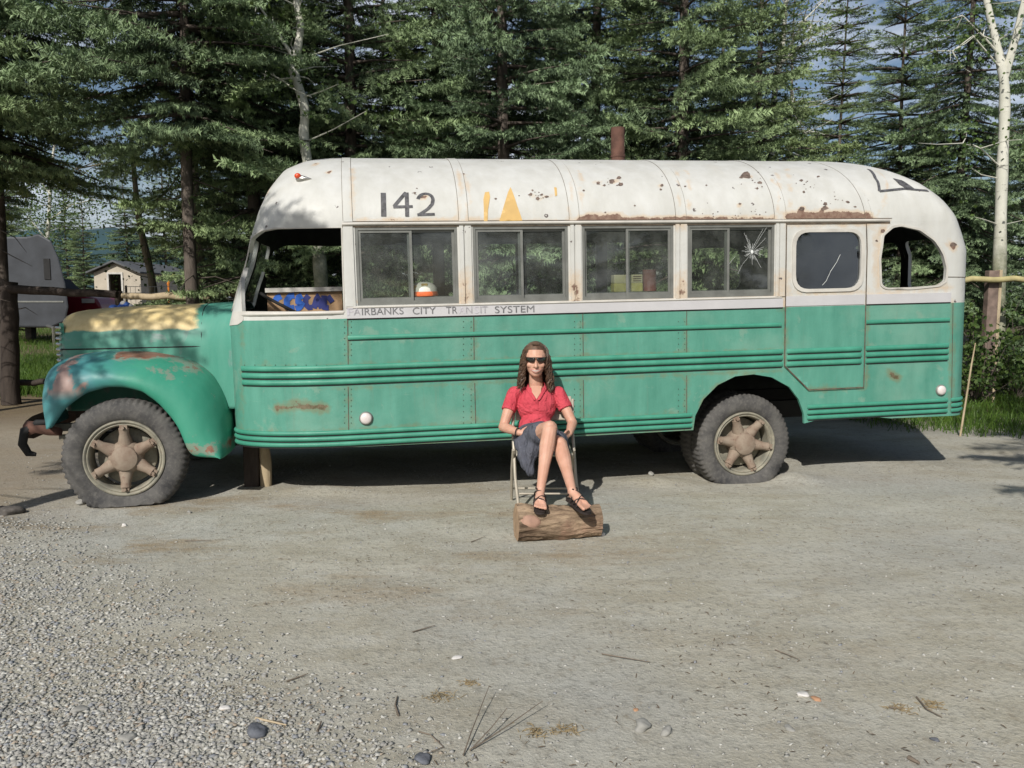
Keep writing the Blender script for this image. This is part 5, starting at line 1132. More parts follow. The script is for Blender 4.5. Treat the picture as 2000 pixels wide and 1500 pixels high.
mb = MB(); mb.box((0, -.085, .085), (.05, .012, .03)); mb.box((-.075, -.065, .065), (.03, .02, .045)); mb.build('badge', M['gold'], hp, bevel=.004)
M['can1'] = simple('pale_yellow_tin', (.46, .43, .26), .45, var=.12); M['can2'] = simple('yellow_green_tin', (.40, .37, .11), .45, var=.2, scale=14); M['can3'] = simple('dull_red_tin', (.20, .06, .045), .5, var=.25)
u0, _ = P(1196, 560, .13); u1, _ = P(1252, 560, .13)
bx = busthing('yellow_tin_box', 'yellow and cream rectangular tin with small red print behind the third window', 'tin', (u0 + u1) / 2, .13, 1.496)
mb = MB(); mb.box((0, 0, .035), (u1 - u0, .1, .07)); mb.build('lower_body', M['can2'], bx, bevel=.006)
mb = MB(); mb.box((0, 0, .105), (u1 - u0 - .004, .096, .07)); mb.build('upper_body', M['can1'], bx, bevel=.006)
mb = MB(); [mb.box((.075 + .0 * i, -.0495, .125 - .018 * i), (.07, .004, .006)) for i in range(3)]; mb.build('printed_lines', M['rust'], bx)
u2, _ = P(1266, 545, .16)
rc = busthing('red_tin_can', 'dull red cylindrical tin right of the yellow tin behind the third window', 'can', u2, .13, 1.496)
mb = MB(); mb.lathe([(.058, 0), (.06, .003), (.058, .006), (.057, .17), (.06, .174), (.058, .178), (.001, .176)], (0, 0, 0), (0, 0, 1), 28); mb.build('can_body', M['can3'], rc, True)
# ================================================================ WOOD BLOCK, LOG, CHAIR
def jlog(mb, a, b, r0, r1, seed, n=26, k=28, amp=.05):
    a = np.array(a, float); b = np.array(b, float); d = b - a; L = np.linalg.norm(d); d /= L; e1 = np.cross(d, [0, 0, 1.]) if abs(d[2]) < .9 else np.cross(d, [1., 0, 0]); e1 /= np.linalg.norm(e1); e2 = np.cross(d, e1); V = []
    th = np.arange(k) / k * 2 * math.pi
    for i in range(n):
        t = i / (n - 1); r = (r0 + (r1 - r0) * t) * (1 + amp * 2.2 * fbm(th * 0 + t * 4 + seed, np.cos(th) * 1.5 + 3, 3) + amp * 1.6 * fbm(t * 3 + seed + 0 * th, np.sin(th) * 4 + np.cos(th) * 3, 3) + amp * 1.1 * fbm(t * 7 + 0 * th, np.abs(((th + 3.14) % 6.283) - 3.1415) * 9 + .8 * np.sin(t * 9), 3)); V.append(a + d * L * t + r[:, None] * (np.cos(th)[:, None] * e1 + np.sin(th)[:, None] * e2))
    F = [(i * k + j, i * k + (j + 1) % k, (i + 1) * k + (j + 1) % k, (i + 1) * k + j) for i in range(n - 1) for j in range(k)]
    mb.add(np.concatenate(V), F); return V[0], V[-1]
def gpt(px, py): p = gp(px, py); return np.array([p[0], p[1], float(gz(p[0], p[1]))])
bl = thing('support_block', tuple(gpt(498, 952)), 'upright dark timber block propping up the front of the bus', 'wood block')
b0 = gpt(489, 952); mb = MB(); mb.box(b0 + [.0, .12, .22], (.125, .2, .5)); part(mb, 'block', M['darklog'], bl, False, .012)
b1 = gpt(514, 952); mb = MB(); mb.tube([b1 + [.004, .07, -.02], b1 + [.0, .09, .2], b1 + [-.02, .1, .44]], [.048, .05, .04], 9); part(mb, 'split_log', M['pale_log'], bl)
lg = thing('log', tuple(gp(1088, 1045)), 'short barked log lying on the ground under the sandalled feet', 'log')
la = gp(1008, 1055); lb2 = gp(1172, 1050); la[2] = .105; lb2[2] = .098; la[1] += .03; lb2[1] += .06
mb = MB(); e0, e1_ = jlog(mb, la, lb2, .118, .108, 3, 60, 120, .17); part(mb, 'bark', M['loghz'], lg)
for e, nm in ((e0, 0), (e1_, 1)):
    mb = MB(); c = e.mean(0); d = (lb2 - la) / np.linalg.norm(lb2 - la) * (-1 if nm == 0 else 1); mb.add(np.concatenate([e, [c + d * .004]]), [(i, (i + 1) % 120, 120) if nm == 0 else ((i + 1) % 120, i, 120) for i in range(120)]); part(mb, 'cut_end', M['wood_end'], lg, False)
mb = MB(); pk = gp(1025, 1020); mb.ell(la + [.09, -.085, .03], (.075, .035, .05), n=12, m=8); part(mb, 'debarked_patch', simple('reddish_bare_wood', (.36, .22, .16), .8, var=.2, scale=20), lg)
# folding chair
M['chair'] = simple('beige_steel_tube', (.42, .38, .31), .45, .2, var=.15)
ch = thing('folding_chair', (.18, 6.15, 0), 'beige steel folding chair under the sitting person', 'chair')
xl_, xr_ = .005, .47
fl = gpt(1014, 1000); rl = gpt(999, 978); W2 = .455
for sx in (0, W2):
    mb = MB(); o_ = np.array([sx, 0, 0]); top = A(1000, 812, 6.42) ; mb.tube([fl + o_, fl * .45 + np.array([top[0], 6.18, .45]) * .55 + o_ * 1, np.array([.005, 6.27, .62]) + o_, np.array([.02, 6.44, .80]) + o_], .0125, 8); part(mb, 'front_leg', M['chair'], ch)
    mb = MB(); mb.tube([rl + o_ + [0, .02, 0], rl + o_ + [.004, -.16, .30], np.array([.01, 6.12, .46]) + o_], .0115, 8); part(mb, 'rear_leg', M['chair'], ch)
mb = MB(); mb.box((.24, 6.18, .445), (.42, .38, .022)); part(mb, 'seat', M['chair'], ch, False, .008)
mb = MB(); mb.box((.245, 6.42, .735), (.44, .025, .19), np.array([[1, 0, 0], [0, .97, .24], [0, -.24, .97]])); part(mb, 'backrest', M['chair'], ch, False, .008)
mb = MB(); mb.tube([rl + [0, .0, .10], rl + [W2, 0, .10]], .008, 8); part(mb, 'rear_crossbar', M['chair'], ch)
mb = MB(); mb.tube([fl + [0, .04, .13], fl + [W2, .04, .13]], .008, 8); part(mb, 'front_crossbar', M['chair'], ch)
# ================================================================ PERSON
pe = thing('person', (.2, 6.1, 0), 'person in red polo shirt, grey skirt and sunglasses sitting cross-legged on a folding chair', 'person')
def skinm():
    t = NT('pinkish_tan_skin'); n = t.noise(12, 3); c = t.mix(t.ramp(n, .35, .65), (.52, .285, .20), (.60, .35, .255)); t.fin(c, .5, 0, spec=.35); t.b.inputs['Subsurface Weight'].default_value = .12; t.b.inputs['Subsurface Radius'].default_value = (.02, .008, .004); return t.m  # pinkish tan skin tone, slightly mottled
M['skin'] = skinm()
def remesh(mb, name, mat, vox, sm, it, par=pe):
    o = part(mb, name, mat, par, True); m = o.modifiers.new('r', 'REMESH'); m.mode = 'VOXEL'; m.voxel_size = vox; m.use_smooth_shade = True; s = o.modifiers.new('s', 'SMOOTH'); s.factor = sm; s.iterations = it; return o
J = dict(crown=A(1046, 680, 6.34), neck=A(1047, 750, 6.36), neckt=A(1046, 728, 6.35), chest=A(1048, 790, 6.33), waist=A(1046, 838, 6.28), hipc=np.array([.195, 6.2, .53]),
    sL=A(1003, 770, 6.34), sR=A(1092, 770, 6.36), eL=A(983, 834, 6.22), wL=A(1014, 845, 6.03), eR=A(1118, 826, 6.27), wR=A(1112, 846, 6.10),
    hL=np.array([.115, 6.18, .52]), hR=np.array([.27, 6.18, .52]), kL=A(1074, 836, 5.72), aL=A(1056, 956, 5.44), kR=A(1094, 868, 5.76), aR=A(1117, 957, 5.36))
print({k: np.round(v, 2).tolist() for k, v in J.items()})
b = MB(); lp = lambda a, c, t: a * (1 - t) + c * t
hc = A(1046, 702, 6.33)   # middle of the head
HS = np.array([1.13, 1.08, 1.08])
def hsc(m): m.V = [hc + (v - hc) * HS for v in m.V]; return m
b.ell(hc + [0, .02, .02], (.076, .095, .098), n=20, m=14); b.ell(hc + [0, -.015, -.045], (.060, .072, .075), n=18, m=12); b.ell(hc + [0, -.050, -.100], (.030, .026, .020), n=12, m=8); b.ell(hc + [0, -.038, -.085], (.045, .04, .035))
b.ell(hc + [.036, -.058, -.035], (.025, .02, .022)); b.ell(hc + [-.036, -.058, -.035], (.025, .02, .022)); b.ell(hc + [0, -.065, .02], (.05, .022, .012))
b.cap(hc + [0, -.082, -.002], hc + [0, -.103, -.042], .007, .012, 10); b.ell(hc + [.011, -.088, -.044], (.009, .011, .008)); b.ell(hc + [-.011, -.088, -.044], (.009, .011, .008)); b.ell(hc + [0, -.075, -.068], (.026, .015, .014))
hsc(b); b.cap(J['neckt'] + [0, .01, 0], J['neck'] + [0, .02, -.02], .052, .058); b.cap(J['neck'] + [-.10, .02, -.07], J['neck'] + [.10, .02, -.07], .045, .045); b.ell(J['chest'], (.15, .10, .14), n=20, m=12); b.ell(J['waist'], (.125, .095, .12), n=20, m=12); b.ell(J['hipc'], (.16, .12, .11), n=20, m=12)
for s, sh_, e, w in (('L', J['sL'], J['eL'], J['wL']), ('R', J['sR'], J['eR'], J['wR'])):
    b.cap(sh_, lp(sh_, e, .5), .052, .043); b.cap(lp(sh_, e, .5), e, .043, .036); b.cap(e, lp(e, w, .4), .038, .036); b.cap(lp(e, w, .4), w, .036, .025)
# crossed leg (over) and the leg under it
for h, k, a, r1, r2 in ((J['hL'], J['kL'], J['aL'], .082, .056), (J['hR'], J['kR'], J['aR'], .082, .054)):
    b.cap(h, lp(h, k, .5), .088, .072); b.cap(lp(h, k, .5), k, .072, r2 - .002); cf = lp(k, a, .32) + np.array([0, .022, 0]); b.cap(k, cf, r2 - .004, .053); b.cap(cf, lp(k, a, .62) + [0, .012, 0], .053, .040); b.cap(lp(k, a, .62) + [0, .012, 0], a, .040, .029); b.ell(k + [0, -.022, .012], (.040, .03, .042))
# feet: heel, instep and five toes each, pointing at the camera and down onto the log
def foot(a, sole, toe, tw):
    """a ankle, sole centre under the heel, toe direction"""
    toe = np.array(toe, float); toe /= np.linalg.norm(toe); sd = np.cross(toe, [0, 0, 1]); sd /= np.linalg.norm(sd); up = np.cross(sd, toe); heel = np.array(sole, float)
    b.cap(a, heel + up * .03, .030, .030); b.cap(heel + up * .030, heel + toe * .07 + up * .034, .030, .032); b.cap(a - [0, 0, .01], heel + toe * .10 + up * .032, .029, .026)
    b.cap(heel + toe * .07 + up * .03 - sd * .008, heel + toe * .145 + up * .018 - sd * .020, .026, .019); b.cap(heel + toe * .07 + up * .03 + sd * .008, heel + toe * .135 + up * .017 + sd * .020, .026, .017)
    tips = []
    for q, (o_, ln, r) in enumerate([(-.029, .20, .0125), (-.012, .197, .0095), (.003, .19, .009), (.017, .180, .0085), (.030, .168, .008)]):
        o2 = o_ * tw; b.cap(heel + toe * .13 + sd * o2 * .95 + up * .018, heel + toe * (ln + .008) + sd * o2 * 1.15 + up * .014, r * 1.05, r); tips.append(heel + toe * (ln + .012) + sd * o2 * 1.15 + up * .02)
    return toe, sd, up, heel, tips
FL = foot(J['aL'], J['aL'] + [-.005, .025, -.062], (-.02, -.95, -.15), 1)
FR = foot(J['aR'], J['aR'] + [.00, .03, -.062], (.42, -.84, -.16), -1)
# hands
def hand(w, pd, sd, up, curl, th, scale=.92):
    """w wrist, pd towards the fingers, sd towards the thumb side, up = back of the hand"""
    pd, sd, up = [np.array(q, float) / np.linalg.norm(q) for q in (pd, sd, up)]; s = scale
    R = np.stack([pd, sd, up], 1); b.ell(w + pd * .045 * s, (.048 * s, .040 * s, .016 * s), R); b.cap(w, w + pd * .03 * s, .024 * s, .022 * s)
    for (o_, L1, r) in [(.030, .075, .0088), (.010, .083, .009), (-.010, .077, .0086), (-.029, .062, .0078)]:
        p = w + (pd * .082 + sd * o_) * s; dr = pd + sd * o_ * 4; an = 0
        for i, f in enumerate((.46, .30, .24)):
            an += curl[i]; d = dr * math.cos(an) - up * math.sin(an); d /= np.linalg.norm(d); q = p + d * L1 * f * s; b.cap(p, q, r * s * (1.05 - .08 * i), r * s * (.97 - .08 * i), 8); p = q
    p = w + (pd * .02 + sd * .030) * s
    for d, L, r in ((th[0], .040, .012), (th[1], .030, .0095), (th[2], .022, .0085)):
        d = np.array(d, float); d /= np.linalg.norm(d); d = pd * d[0] + sd * d[1] + up * d[2]; q = p + d * L * s; b.cap(p, q, r * s, r * .93 * s, 8); p = q
hand(J['wL'], (.86, -.40, -.15), (.35, -.10, .85), (-.10, -.85, .45), (.25, .45, .4), ((.7, .7, .1), (.9, .4, .0), (1, .1, -.1)))
hand(J['wR'], (-.42, -.62, -.40), (.0, -.35, .8), (.75, -.5, .2), (.35, .7, .6), ((.7, .7, .1), (.9, .3, .0), (1, -.1, -.1)))
remesh(b, 'body', M['skin'], .0042, .5, 3)
# face details
M['lip'] = simple('lips', (.56, .27, .22), .45, var=.08); M['teeth'] = simple('teeth', (.62, .58, .52), .3, var=.03); M['lens'] = simple('dark_sunglass_lens', (.015, .011, .009), .08, var=.05, spec=.8)
def arc3(fn, n=15): return [fn(t) for t in np.linspace(-1, 1, n)]
mouth = lambda t, z, d=0: hc + np.array([.037 * t, -.0915 + .026 * t * t - d, -.074 + .012 * t * t + z])
mb = MB(); mb.tube(arc3(lambda t: mouth(t, .007 * (1 - t * t))), .0028, 6); mb.tube(arc3(lambda t: mouth(t, -.0085 * (1 - t * t))), .0032, 6); part(hsc(mb), 'lips', M['lip'], pe)
mb = MB(); V = []; 
for t in np.linspace(-.85, .85, 13): V += [mouth(t, .0034 * (1 - t * t), .0004), mouth(t, -.0030 * (1 - t * t), .0004)]
mb.add(V, [(2 * i, 2 * i + 2, 2 * i + 3, 2 * i + 1) for i in range(12)]); part(hsc(mb), 'teeth', M['teeth'], pe)
mb = MB()
for s in (-1, 1):
    V = []
    for i in range(9):
        t = i / 8; x = s * (.006 + .060 * t); y = -.094 + .055 * t ** 2.2; h0 = .014 - .002 * t; h1 = -.021 + .010 * abs(t - .45) ** 1.5 * 2 + (.006 if t < .1 else 0); V += [hc + [x, y - .004, .008 + h0], hc + [x, y - .005, .008 + h1]]
    mb.add(V, [(2 * i, 2 * i + 2, 2 * i + 3, 2 * i + 1) for i in range(8)])
o = part(hsc(mb), 'sunglasses', M['lens'], pe); m = o.modifiers.new('t', 'SOLIDIFY'); m.thickness = .003
mb = MB(); mb.tube([hc + [x, -.099 + .055 * (abs(x) / .066) ** 2.2, .0205 - .002 * abs(x) / .066] for x in np.linspace(-.066, .066, 15)], .0022, 6)
for s in (-1, 1): mb.tube([hc + [s * .066, -.044, .016], hc + [s * .076, .0, .012], hc + [s * .076, .04, .006]], .002, 6)
part(hsc(mb), 'glasses_frame', M['dark'], pe)
# hair
M['hair'] = simple('curly_brown_hair', (.095, .055, .034), .45, var=.6, scale=30, spec=.5)
hr = np.random.default_rng(4); mb = MB()
mb.ell(hc + [0, .028, .030], (.084, .098, .100), n=22, m=14)
o_h = part(hsc(mb), 'hair_cap', M['hair'], pe); mb = MB()
# cut the cap away from the face: keep only what lies behind the hairline
me = o_h.data; bm = bmesh.new(); bm.from_mesh(me); hl = hc - np.array(pe.location)
bmesh.ops.delete(bm, geom=[f for f in bm.faces if f.calc_center_median().y < hl[1] - .035 and f.calc_center_median().z < hl[2] + .082], context='FACES'); bm.to_mesh(me); bm.free()
for k in range(760):
    th_ = hr.uniform(-.15, math.pi + .15) if k % 5 else hr.uniform(0, 2 * math.pi)    # round the back; 0 = right of the picture
    sx = math.cos(th_); sy = math.sin(th_); side = 1 if sx > 0 else -1
    sx = side * max(abs(sx), .12) 
    if sy < 0 and abs(sx) < .86: sx = side * hr.uniform(.86, 1); sy = -hr.uniform(.0, .5)
    rt = hc + np.array([side * hr.uniform(.0, .02), hr.uniform(-.05, .05), .110 + hr.uniform(-.006, .003)]); pts = [rt]
    L = hr.uniform(.74, 1.0); ph = hr.uniform(0, 6.28); fr2 = hr.uniform(18, 34); wd_ = hr.uniform(.92, 1.16); am = hr.uniform(.007, .019)
    for t in np.linspace(.08, 1, 22):
        if t < .35:
            q = t / .35; p = hc + np.array([sx * .079 * math.sin(q * 1.35 + .1) * wd_ * .97, .02 + sy * .095 * math.sin(q * 1.4), .02 + .098 * math.cos(q * 1.5)])
        else:
            q = (t - .35) / .65; sp = 1 + .22 * q; p = hc + np.array([sx * .079 * wd_ * .97 * sp + side * .012 * q, .02 + sy * .095 * (1 + .1 * q) - .03 * q * (sy < .3), .027 - .265 * q * L])
        a_ = am * min(1, t * 2.2); p = p + np.array([a_ * math.sin(fr2 * t + ph), a_ * math.cos(fr2 * t + ph), .3 * a_ * math.sin(2 * fr2 * t)]); pts.append(p)
    mb.tube(pts, np.r_[np.full(len(pts) - 4, hr.uniform(.0018, .0034)), .003, .0025, .0018, .001], 5)
part(hsc(mb), 'hair', M['hair'], pe)
# shirt
def shirtm():
    t = NT('red_polo_cloth'); n = t.noise(9, 4, .6, dist=.6); f = t.noise(160, 2); c = t.mix(t.ramp(n, .35, .65), (.52, .062, .085), (.60, .085, .11)); return t.fin(c, .85, 0, t.math('ADD', t.math('MULTIPLY', n, 2), t.math('MULTIPLY', f, .15)), .9, .03, .15)
M['shirt'] = shirtm(); b = MB()
b.ell(J['chest'] + [0, -.005, -.01], (.152, .112, .150), n=22, m=14); b.ell(J['chest'] + [-.052, -.05, -.01], (.062, .045, .058)); b.ell(J['chest'] + [.052, -.05, -.01], (.062, .045, .058)); b.ell(J['waist'] + [0, -.005, .01], (.132, .112, .13), n=22, m=14); b.ell(J['waist'] + [-.01, -.03, -.055], (.142, .105, .075), n=22, m=12)
b.cap(J['sL'] + [.07, .005, .018], J['sL'] + [.01, 0, .004], .046, .060); b.cap(J['sR'] + [-.07, .005, .018], J['sR'] + [-.01, 0, .004], .046, .060)
for sh_, e in ((J['sL'], J['eL']), (J['sR'], J['eR'])):
    q = lp(sh_, e, .50); mbd = (q - sh_); b.lathe([(.001, -.03), (.046, -.025), (.054, .0), (.055, np.linalg.norm(mbd) * .5), (.057, np.linalg.norm(mbd)), (.05, np.linalg.norm(mbd) + .002), (.001, np.linalg.norm(mbd) - .002)], sh_, mbd, 18)
r2 = np.random.default_rng(2)
for k in range(16):   # folds
    s0 = r2.uniform(-1, 1); p = J['waist'] + [s0 * .11, -.105 + .05 * s0 * s0, r2.uniform(-.08, .09)]; d = np.array([r2.uniform(.04, .09) * (-1 if s0 > 0 else 1), .01, r2.uniform(-.035, .05)]); b.cap(p, p + d, .009, .005, 8)
remesh(b, 'polo_shirt', M['shirt'], .0055, .5, 3)
b = MB(); nk = J['neck']
for s in (-1, 1):
    V = []; base = [(s * .006, -.146, -.098), (s * .034, -.120, -.050), (s * .058, -.066, -.010), (s * .064, -.005, .006), (s * .050, .045, .014), (0, .07, .018)]
    for (x, y, z) in base: V += [nk + [x, y, z + .004], nk + [x * 1.28 + s * .004, y - .012 if y < .03 else y + .014, z - .026]]
    b.add(V, [(2 * i, 2 * i + 2, 2 * i + 3, 2 * i + 1) for i in range(5)])
o = part(b, 'collar', M['shirt'], pe); m = o.modifiers.new('t', 'SOLIDIFY'); m.thickness = .005; m = o.modifiers.new('s', 'SUBSURF'); m.levels = m.render_levels = 2
b = MB(); V = [nk + [-.034, -.116, -.050], nk + [.034, -.116, -.050], nk + [0, -.143, -.100], nk + [-.040, -.066, -.008], nk + [.040, -.066, -.008]]; b.add(V, [(0, 2, 1), (0, 1, 4, 3)]); part(b, 'open_neck', M['skin'], pe, True)
b = MB(); b.box(nk + [.002, -.146, -.140], (.022, .006, .085), np.array([[1, 0, 0], [0, 1, 0], [0, 0, 1]])); [b.ell(nk + [.002, -.151, -.118 - .03 * i], (.004, .002, .004), n=8, m=5) for i in range(2)]; part(b, 'placket', M['shirt'], pe, False, .002)
# skirt
def skirtm():
    t = NT('grey_skirt_cloth'); n = t.noise(11, 4, .55, sc=(1.6, 1, .5), dist=.8); c = t.mix(t.ramp(n, .35, .65), (.085, .09, .112), (.115, .12, .145)); return t.fin(c, .9, 0, n, 1.0, .05, .1)
M['skirt'] = skirtm()
b = MB(); b.ell(J['hipc'] + [0, 0, .015], (.178, .140, .12), n=22, m=12)
for h, k in ((J['hL'], J['kL']), (J['hR'], J['kR'])): b.cap(h, lp(h, k, .62), .108, .090, 16)
kk = lp(J['hL'], J['kL'], .66)
for (px, py, Y, rx, rz) in [(1022, 868, 5.98, .07, .07), (1026, 890, 5.93, .065, .07), (1030, 905, 5.90, .055, .06), (1036, 920, 5.88, .035, .045), (1040, 880, 5.90, .05, .08), (1092, 862, 5.98, .07, .08), (1104, 880, 6.0, .035, .09), (1062, 868, 5.9, .05, .05)]: b.ell(A(px, py, Y), (rx, .05, rz), n=14, m=9)
b.cap(A(1012, 870, 6.02), A(1032, 925, 5.9), .012, .010); b.cap(A(1030, 865, 5.95), A(1040, 925, 5.87), .012, .010)
remesh(b, 'skirt', M['skirt'], .008, .7, 14)
# sandals
M['sandal'] = simple('dark_brown_strap', (.03, .022, .02), .7, var=.2)
for F_, tw in ((FL, 1), (FR, -1)):
    toe, sd, up, heel, tips = F_; mb = MB(); V = []; out = [(-.033, .022), (-.02, .029), (.03, .028), (.07, .030), (.13, .039), (.18, .039), (.212, .025), (.220, .01)]
    ring = [heel + toe * u_ + sd * w_ for u_, w_ in out] + [heel + toe * u_ - sd * w_ for u_, w_ in out[::-1]]; n_ = len(ring); V = [p - up * .008 for p in ring] + [p - up * .024 for p in ring]
    mb.add(V, [tuple(range(n_)), tuple(range(n_, 2 * n_))[::-1]] + [(i, (i + 1) % n_, n_ + (i + 1) % n_, n_ + i) for i in range(n_)]); so = part(mb, 'sandal', M['sandal'], pe, False, .003)
    mb = MB(); h = lambda u_, w_, z_: heel + toe * u_ + sd * w_ + up * z_
    def strap(pts): 
        P_ = np.array(pts); k_ = np.linspace(0, len(P_) - 1, 16); from_ = np.stack([np.interp(k_, np.arange(len(P_)), P_[:, q]) for q in range(3)], 1)
        for _ in range(3): from_[1:-1] = (from_[:-2] + 2 * from_[1:-1] + from_[2:]) / 4
        mb.tube(from_, .0052, 6)
    strap([h(.14, -.044, 0), h(.135, -.035, .034), h(.12, 0, .048), h(.105, .034, .036), h(.09, .042, 0)]); strap([h(.14, .044, 0), h(.13, .035, .034), h(.105, 0, .058), h(.085, -.036, .046), h(.06, -.040, 0)])
    strap([h(.05, -.040, 0), h(.06, -.036, .045), h(.055, 0, .078), h(.03, .036, .055), h(-.01, .036, .01)]); strap([h(.05, .040, 0), h(.06, .036, .045), h(.045, -.02, .082), h(.0, -.036, .07), h(-.035, 0, .07), h(.0, .036, .07), h(.045, .02, .082)])
    part(mb, 'straps', M['sandal'], pe)
mb = MB(); mb.tube([J['wL'] + np.array([-.012, .0, .002]) + .031 * (math.cos(a) * np.array([.25, .3, .9]) + math.sin(a) * np.array([.5, .8, -.4])) for a in np.linspace(0, 6.283, 22)], .004, 6, False); part(mb, 'bracelet', M['dark'], pe)
# ================================================================ LOOSE STONES, STICKS
def stone(px, py, wpx, hpx, mat, label, seed, flat=.6, cat='stone', name='stone'):
    p = gpt(px, py); Y = p[1]; w = wpx / FPX * Y / 2; r = np.random.default_rng(seed); bm = bmesh.new(); bmesh.ops.create_icosphere(bm, subdivisions=3, radius=1)
    o3 = r.normal(0, 1, 3)
    for v in bm.verts:
        c = v.co; k = 1 + .26 * math.sin(c.x * 2.1 + o3[0] * 3) * math.cos(c.y * 2.3 + o3[1] * 3) + .14 * math.sin(c.z * 4 + c.x * 3 + o3[2]) + .07 * math.sin(c.x * 7 + o3[1] * 5) * math.sin(c.y * 6 + c.z * 5); v.co = Vector((c.x * w * k, c.y * w * .75 * k, c.z * w * flat * k))
    me = bpy.data.meshes.new(name); bm.to_mesh(me); bm.free(); me.materials.append(mat); me.polygons.foreach_set('use_smooth', np.ones(len(me.polygons), bool))
    o = link(name, me); o.location = (p[0], p[1], p[2] + w * flat * .45); o.rotation_euler = (0, 0, r.uniform(0, 6)); tag(o, label, cat); return o
s_dark = simple('dark_slate_rock', (.11, .118, .135), .85, var=.4, scale=25, bump=.6); s_gr = simple('earthy_dark_rock', (.10, .09, .08), .85, var=.4, scale=20, bump=.6); s_pale = simple('pale_river_stone', (.30, .295, .27), .75, var=.12, scale=25, bump=.3); s_wh = simple('chalky_white_stone', (.62, .60, .57), .7, var=.1, scale=25, bump=.3); s_br = simple('orange_brown_shard', (.42, .24, .14), .8, var=.2, scale=25)
for a_ in [(502, 1441, 46, 24, s_dark, 'dark blue-grey angular rock at the bottom left of the middle', 1, .55), (1255, 1427, 40, 24, s_pale, 'rounded pale stone, largest of the pair at the bottom', 2, .65), (1302, 1436, 28, 18, s_pale, 'smaller rounded pale stone beside the largest one', 3, .7), (1568, 1362, 26, 16, s_wh, 'flat white stone in the right foreground', 4, .35), (1594, 1370, 22, 10, s_br, 'orange-brown shard touching the flat white stone', 5, .3), (1541, 1427, 24, 14, s_pale, 'flat pale chip in the lower right foreground', 6, .3), (1178, 1046, 10, 14, s_wh, 'small white pebble at the right end of the log', 7, .9), (1272, 928, 14, 10, s_pale, 'tan pebble lying between the log and the rear wheel', 8, .8), (158, 985, 24, 14, s_pale, 'grey-white stone against the front tyre', 9, .6), (14, 1003, 50, 16, s_gr, 'dark earthy rock at the left edge before the front wheel', 10, .45), (250, 1448, 34, 16, s_pale, 'grey oval stone in the gravel at the lower left', 11, .4), (158, 1392, 34, 16, s_pale, 'flat grey stone in the gravel near the left edge', 12, .35), (545, 1446, 18, 14, s_pale, 'small grey stone right of the dark rock', 13, .6), (825, 1494, 40, 20, s_dark, 'blue-grey stone cut by the bottom edge', 14, .4), (1242, 1392, 12, 8, s_br, 'tiny brown chip above the large pale stone', 15, .5), (370, 1000, 10, 7, s_pale, 'little pebble right of the front tyre', 16, .7), (1825, 1445, 16, 8, s_dark, 'small dark stone in the lower right', 17, .5), (440, 1390, 26, 12, s_wh, 'whitish flat chip in the gravel', 18, .3), (243, 1024, 10, 8, s_wh, 'tiny white pebble in front of the front tyre', 19, .7), (892, 1290, 24, 8, s_wh, 'thin whitish splinter in the middle foreground', 20, .2)]: stone(*a_)
M['twig'] = simple('dry_grey_twig', (.16, .13, .10), .85, var=.3, scale=20)
def twig(lines, label, r=.004, m='twig'):
    P0 = gpt(*lines[0][0]); t = thing('twig', tuple(P0), label, 'twig'); mb = MB()
    for l in lines:
        pts = []
        for k, q in enumerate(l):
            p = gpt(*q[:2]); pts.append(p + [0, 0, .006 + (q[2] if len(q) > 2 else .004 * (k % 2))])
        pts = np.array(dens([tuple(p) for p in pts], .05, False)); mb.tube(pts, np.linspace(r, r * .5, len(pts)), 5)
    part(mb, 'stem', M[m], t); return t
twig([[(905, 1490), (920, 1455, .02), (955, 1375, .05)], [(918, 1480), (960, 1450, .03), (990, 1422, .05)], [(925, 1475), (990, 1442, .02), (1060, 1400, .04)]], 'forked dry twig standing up at the bottom centre', .0028)
twig([[(778, 1408), (772, 1390), (776, 1370)]], 'short dark twig left of the forked twig', .005)
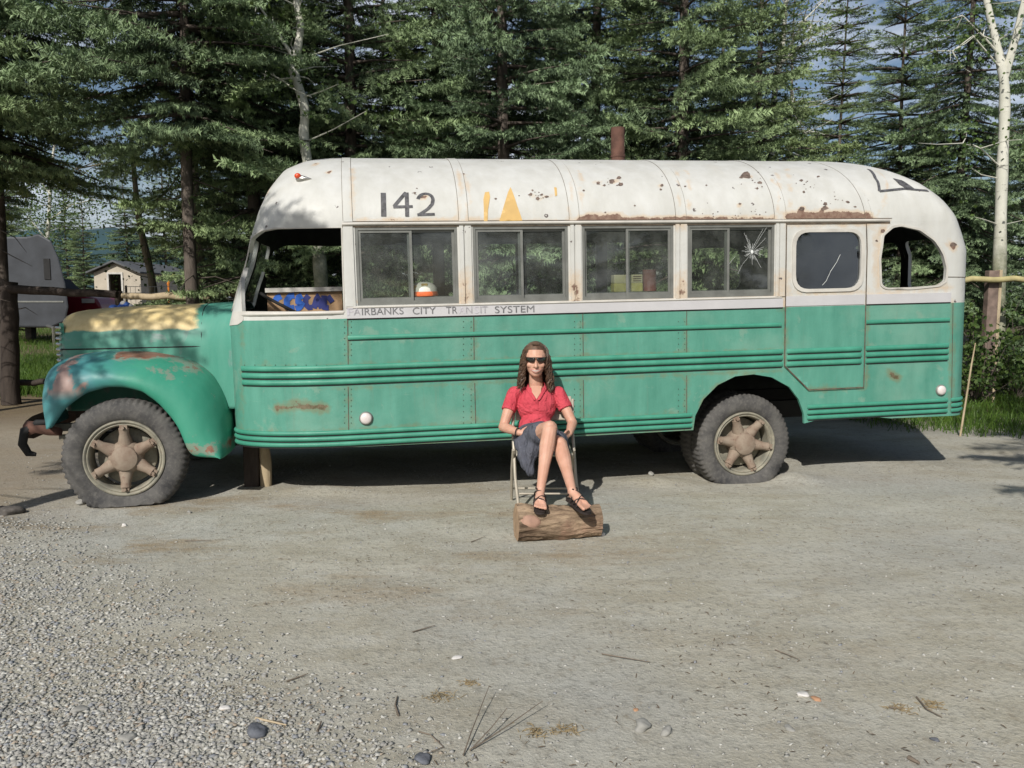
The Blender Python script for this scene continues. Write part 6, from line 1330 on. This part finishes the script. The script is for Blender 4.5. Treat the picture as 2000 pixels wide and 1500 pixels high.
twig([[(818, 1442), (840, 1450), (866, 1472), (830, 1488)]], 'curved thin twig near the bottom edge', .003)
twig([[(1175, 1280), (1215, 1288), (1270, 1297)]], 'long thin twig in the middle foreground', .003)
twig([[(1514, 1276), (1560, 1296)]], 'thin brown twig right of the middle', .003)
twig([[(1775, 1483), (1795, 1496)]], 'thick dark stick at the bottom right', .010)
twig([[(920, 1060), (948, 1050)]], 'short twig left of the log', .003)
twig([[(806, 1240), (850, 1228)]], 'thin twig in the centre left foreground', .0035)
twig([[(560, 1338), (602, 1324)]], 'twig lying in the gravel edge', .004)
twig([[(620, 1440), (628, 1422)]], 'short dark twig right of the dark rock', .005)
twig([[(500, 1415), (560, 1430)]], 'pale flat splinter above the dark rock', .006, 'pale_log')
twig([[(1790, 1365), (1810, 1390), (1840, 1402)], [(1735, 1385), (1762, 1390)]], 'withered brown twig at the right', .004)
twig([[(360, 1054), (412, 1054)]], 'thin twig at the top of the gravel', .003)
# tufts of dead weeds
def tuft(px, py, wpx, label, seed):
    p = gpt(px, py); t = thing('dead_weed_tuft', tuple(p), label, 'weeds'); r = np.random.default_rng(seed); mb = MB(); w = wpx / FPX * p[1] / 2
    for k in range(60):
        a = np.array([r.normal(0, w * .5), r.normal(0, w * .35), .002]); d = np.array([r.normal(0, 1), r.normal(0, 1), r.uniform(.1, .8)]) * w * .35; mb.tube([p + a, p + a + d * .6, p + a + d + [0, 0, -.004]], [.0015, .0012, .0006], 4, False)
    tag(part(mb, 'dry_stems', simple('dry_weed', (.26, .20, .11), .9, var=.3, scale=30), t), kind='stuff')
tuft(1045, 1440, 70, 'tuft of dead brown weeds at the bottom centre', 1); tuft(1105, 1436, 60, 'second tuft of dead weeds right of the first', 2); tuft(1755, 1386, 50, 'flattened weed tuft at the right', 3); tuft(915, 1340, 34, 'small weed tuft in the centre foreground', 4); tuft(860, 1370, 60, 'sparse weed tuft left of the forked twig', 5); tuft(1820, 1378, 50, 'brown weed clump beside the flattened tuft', 6)
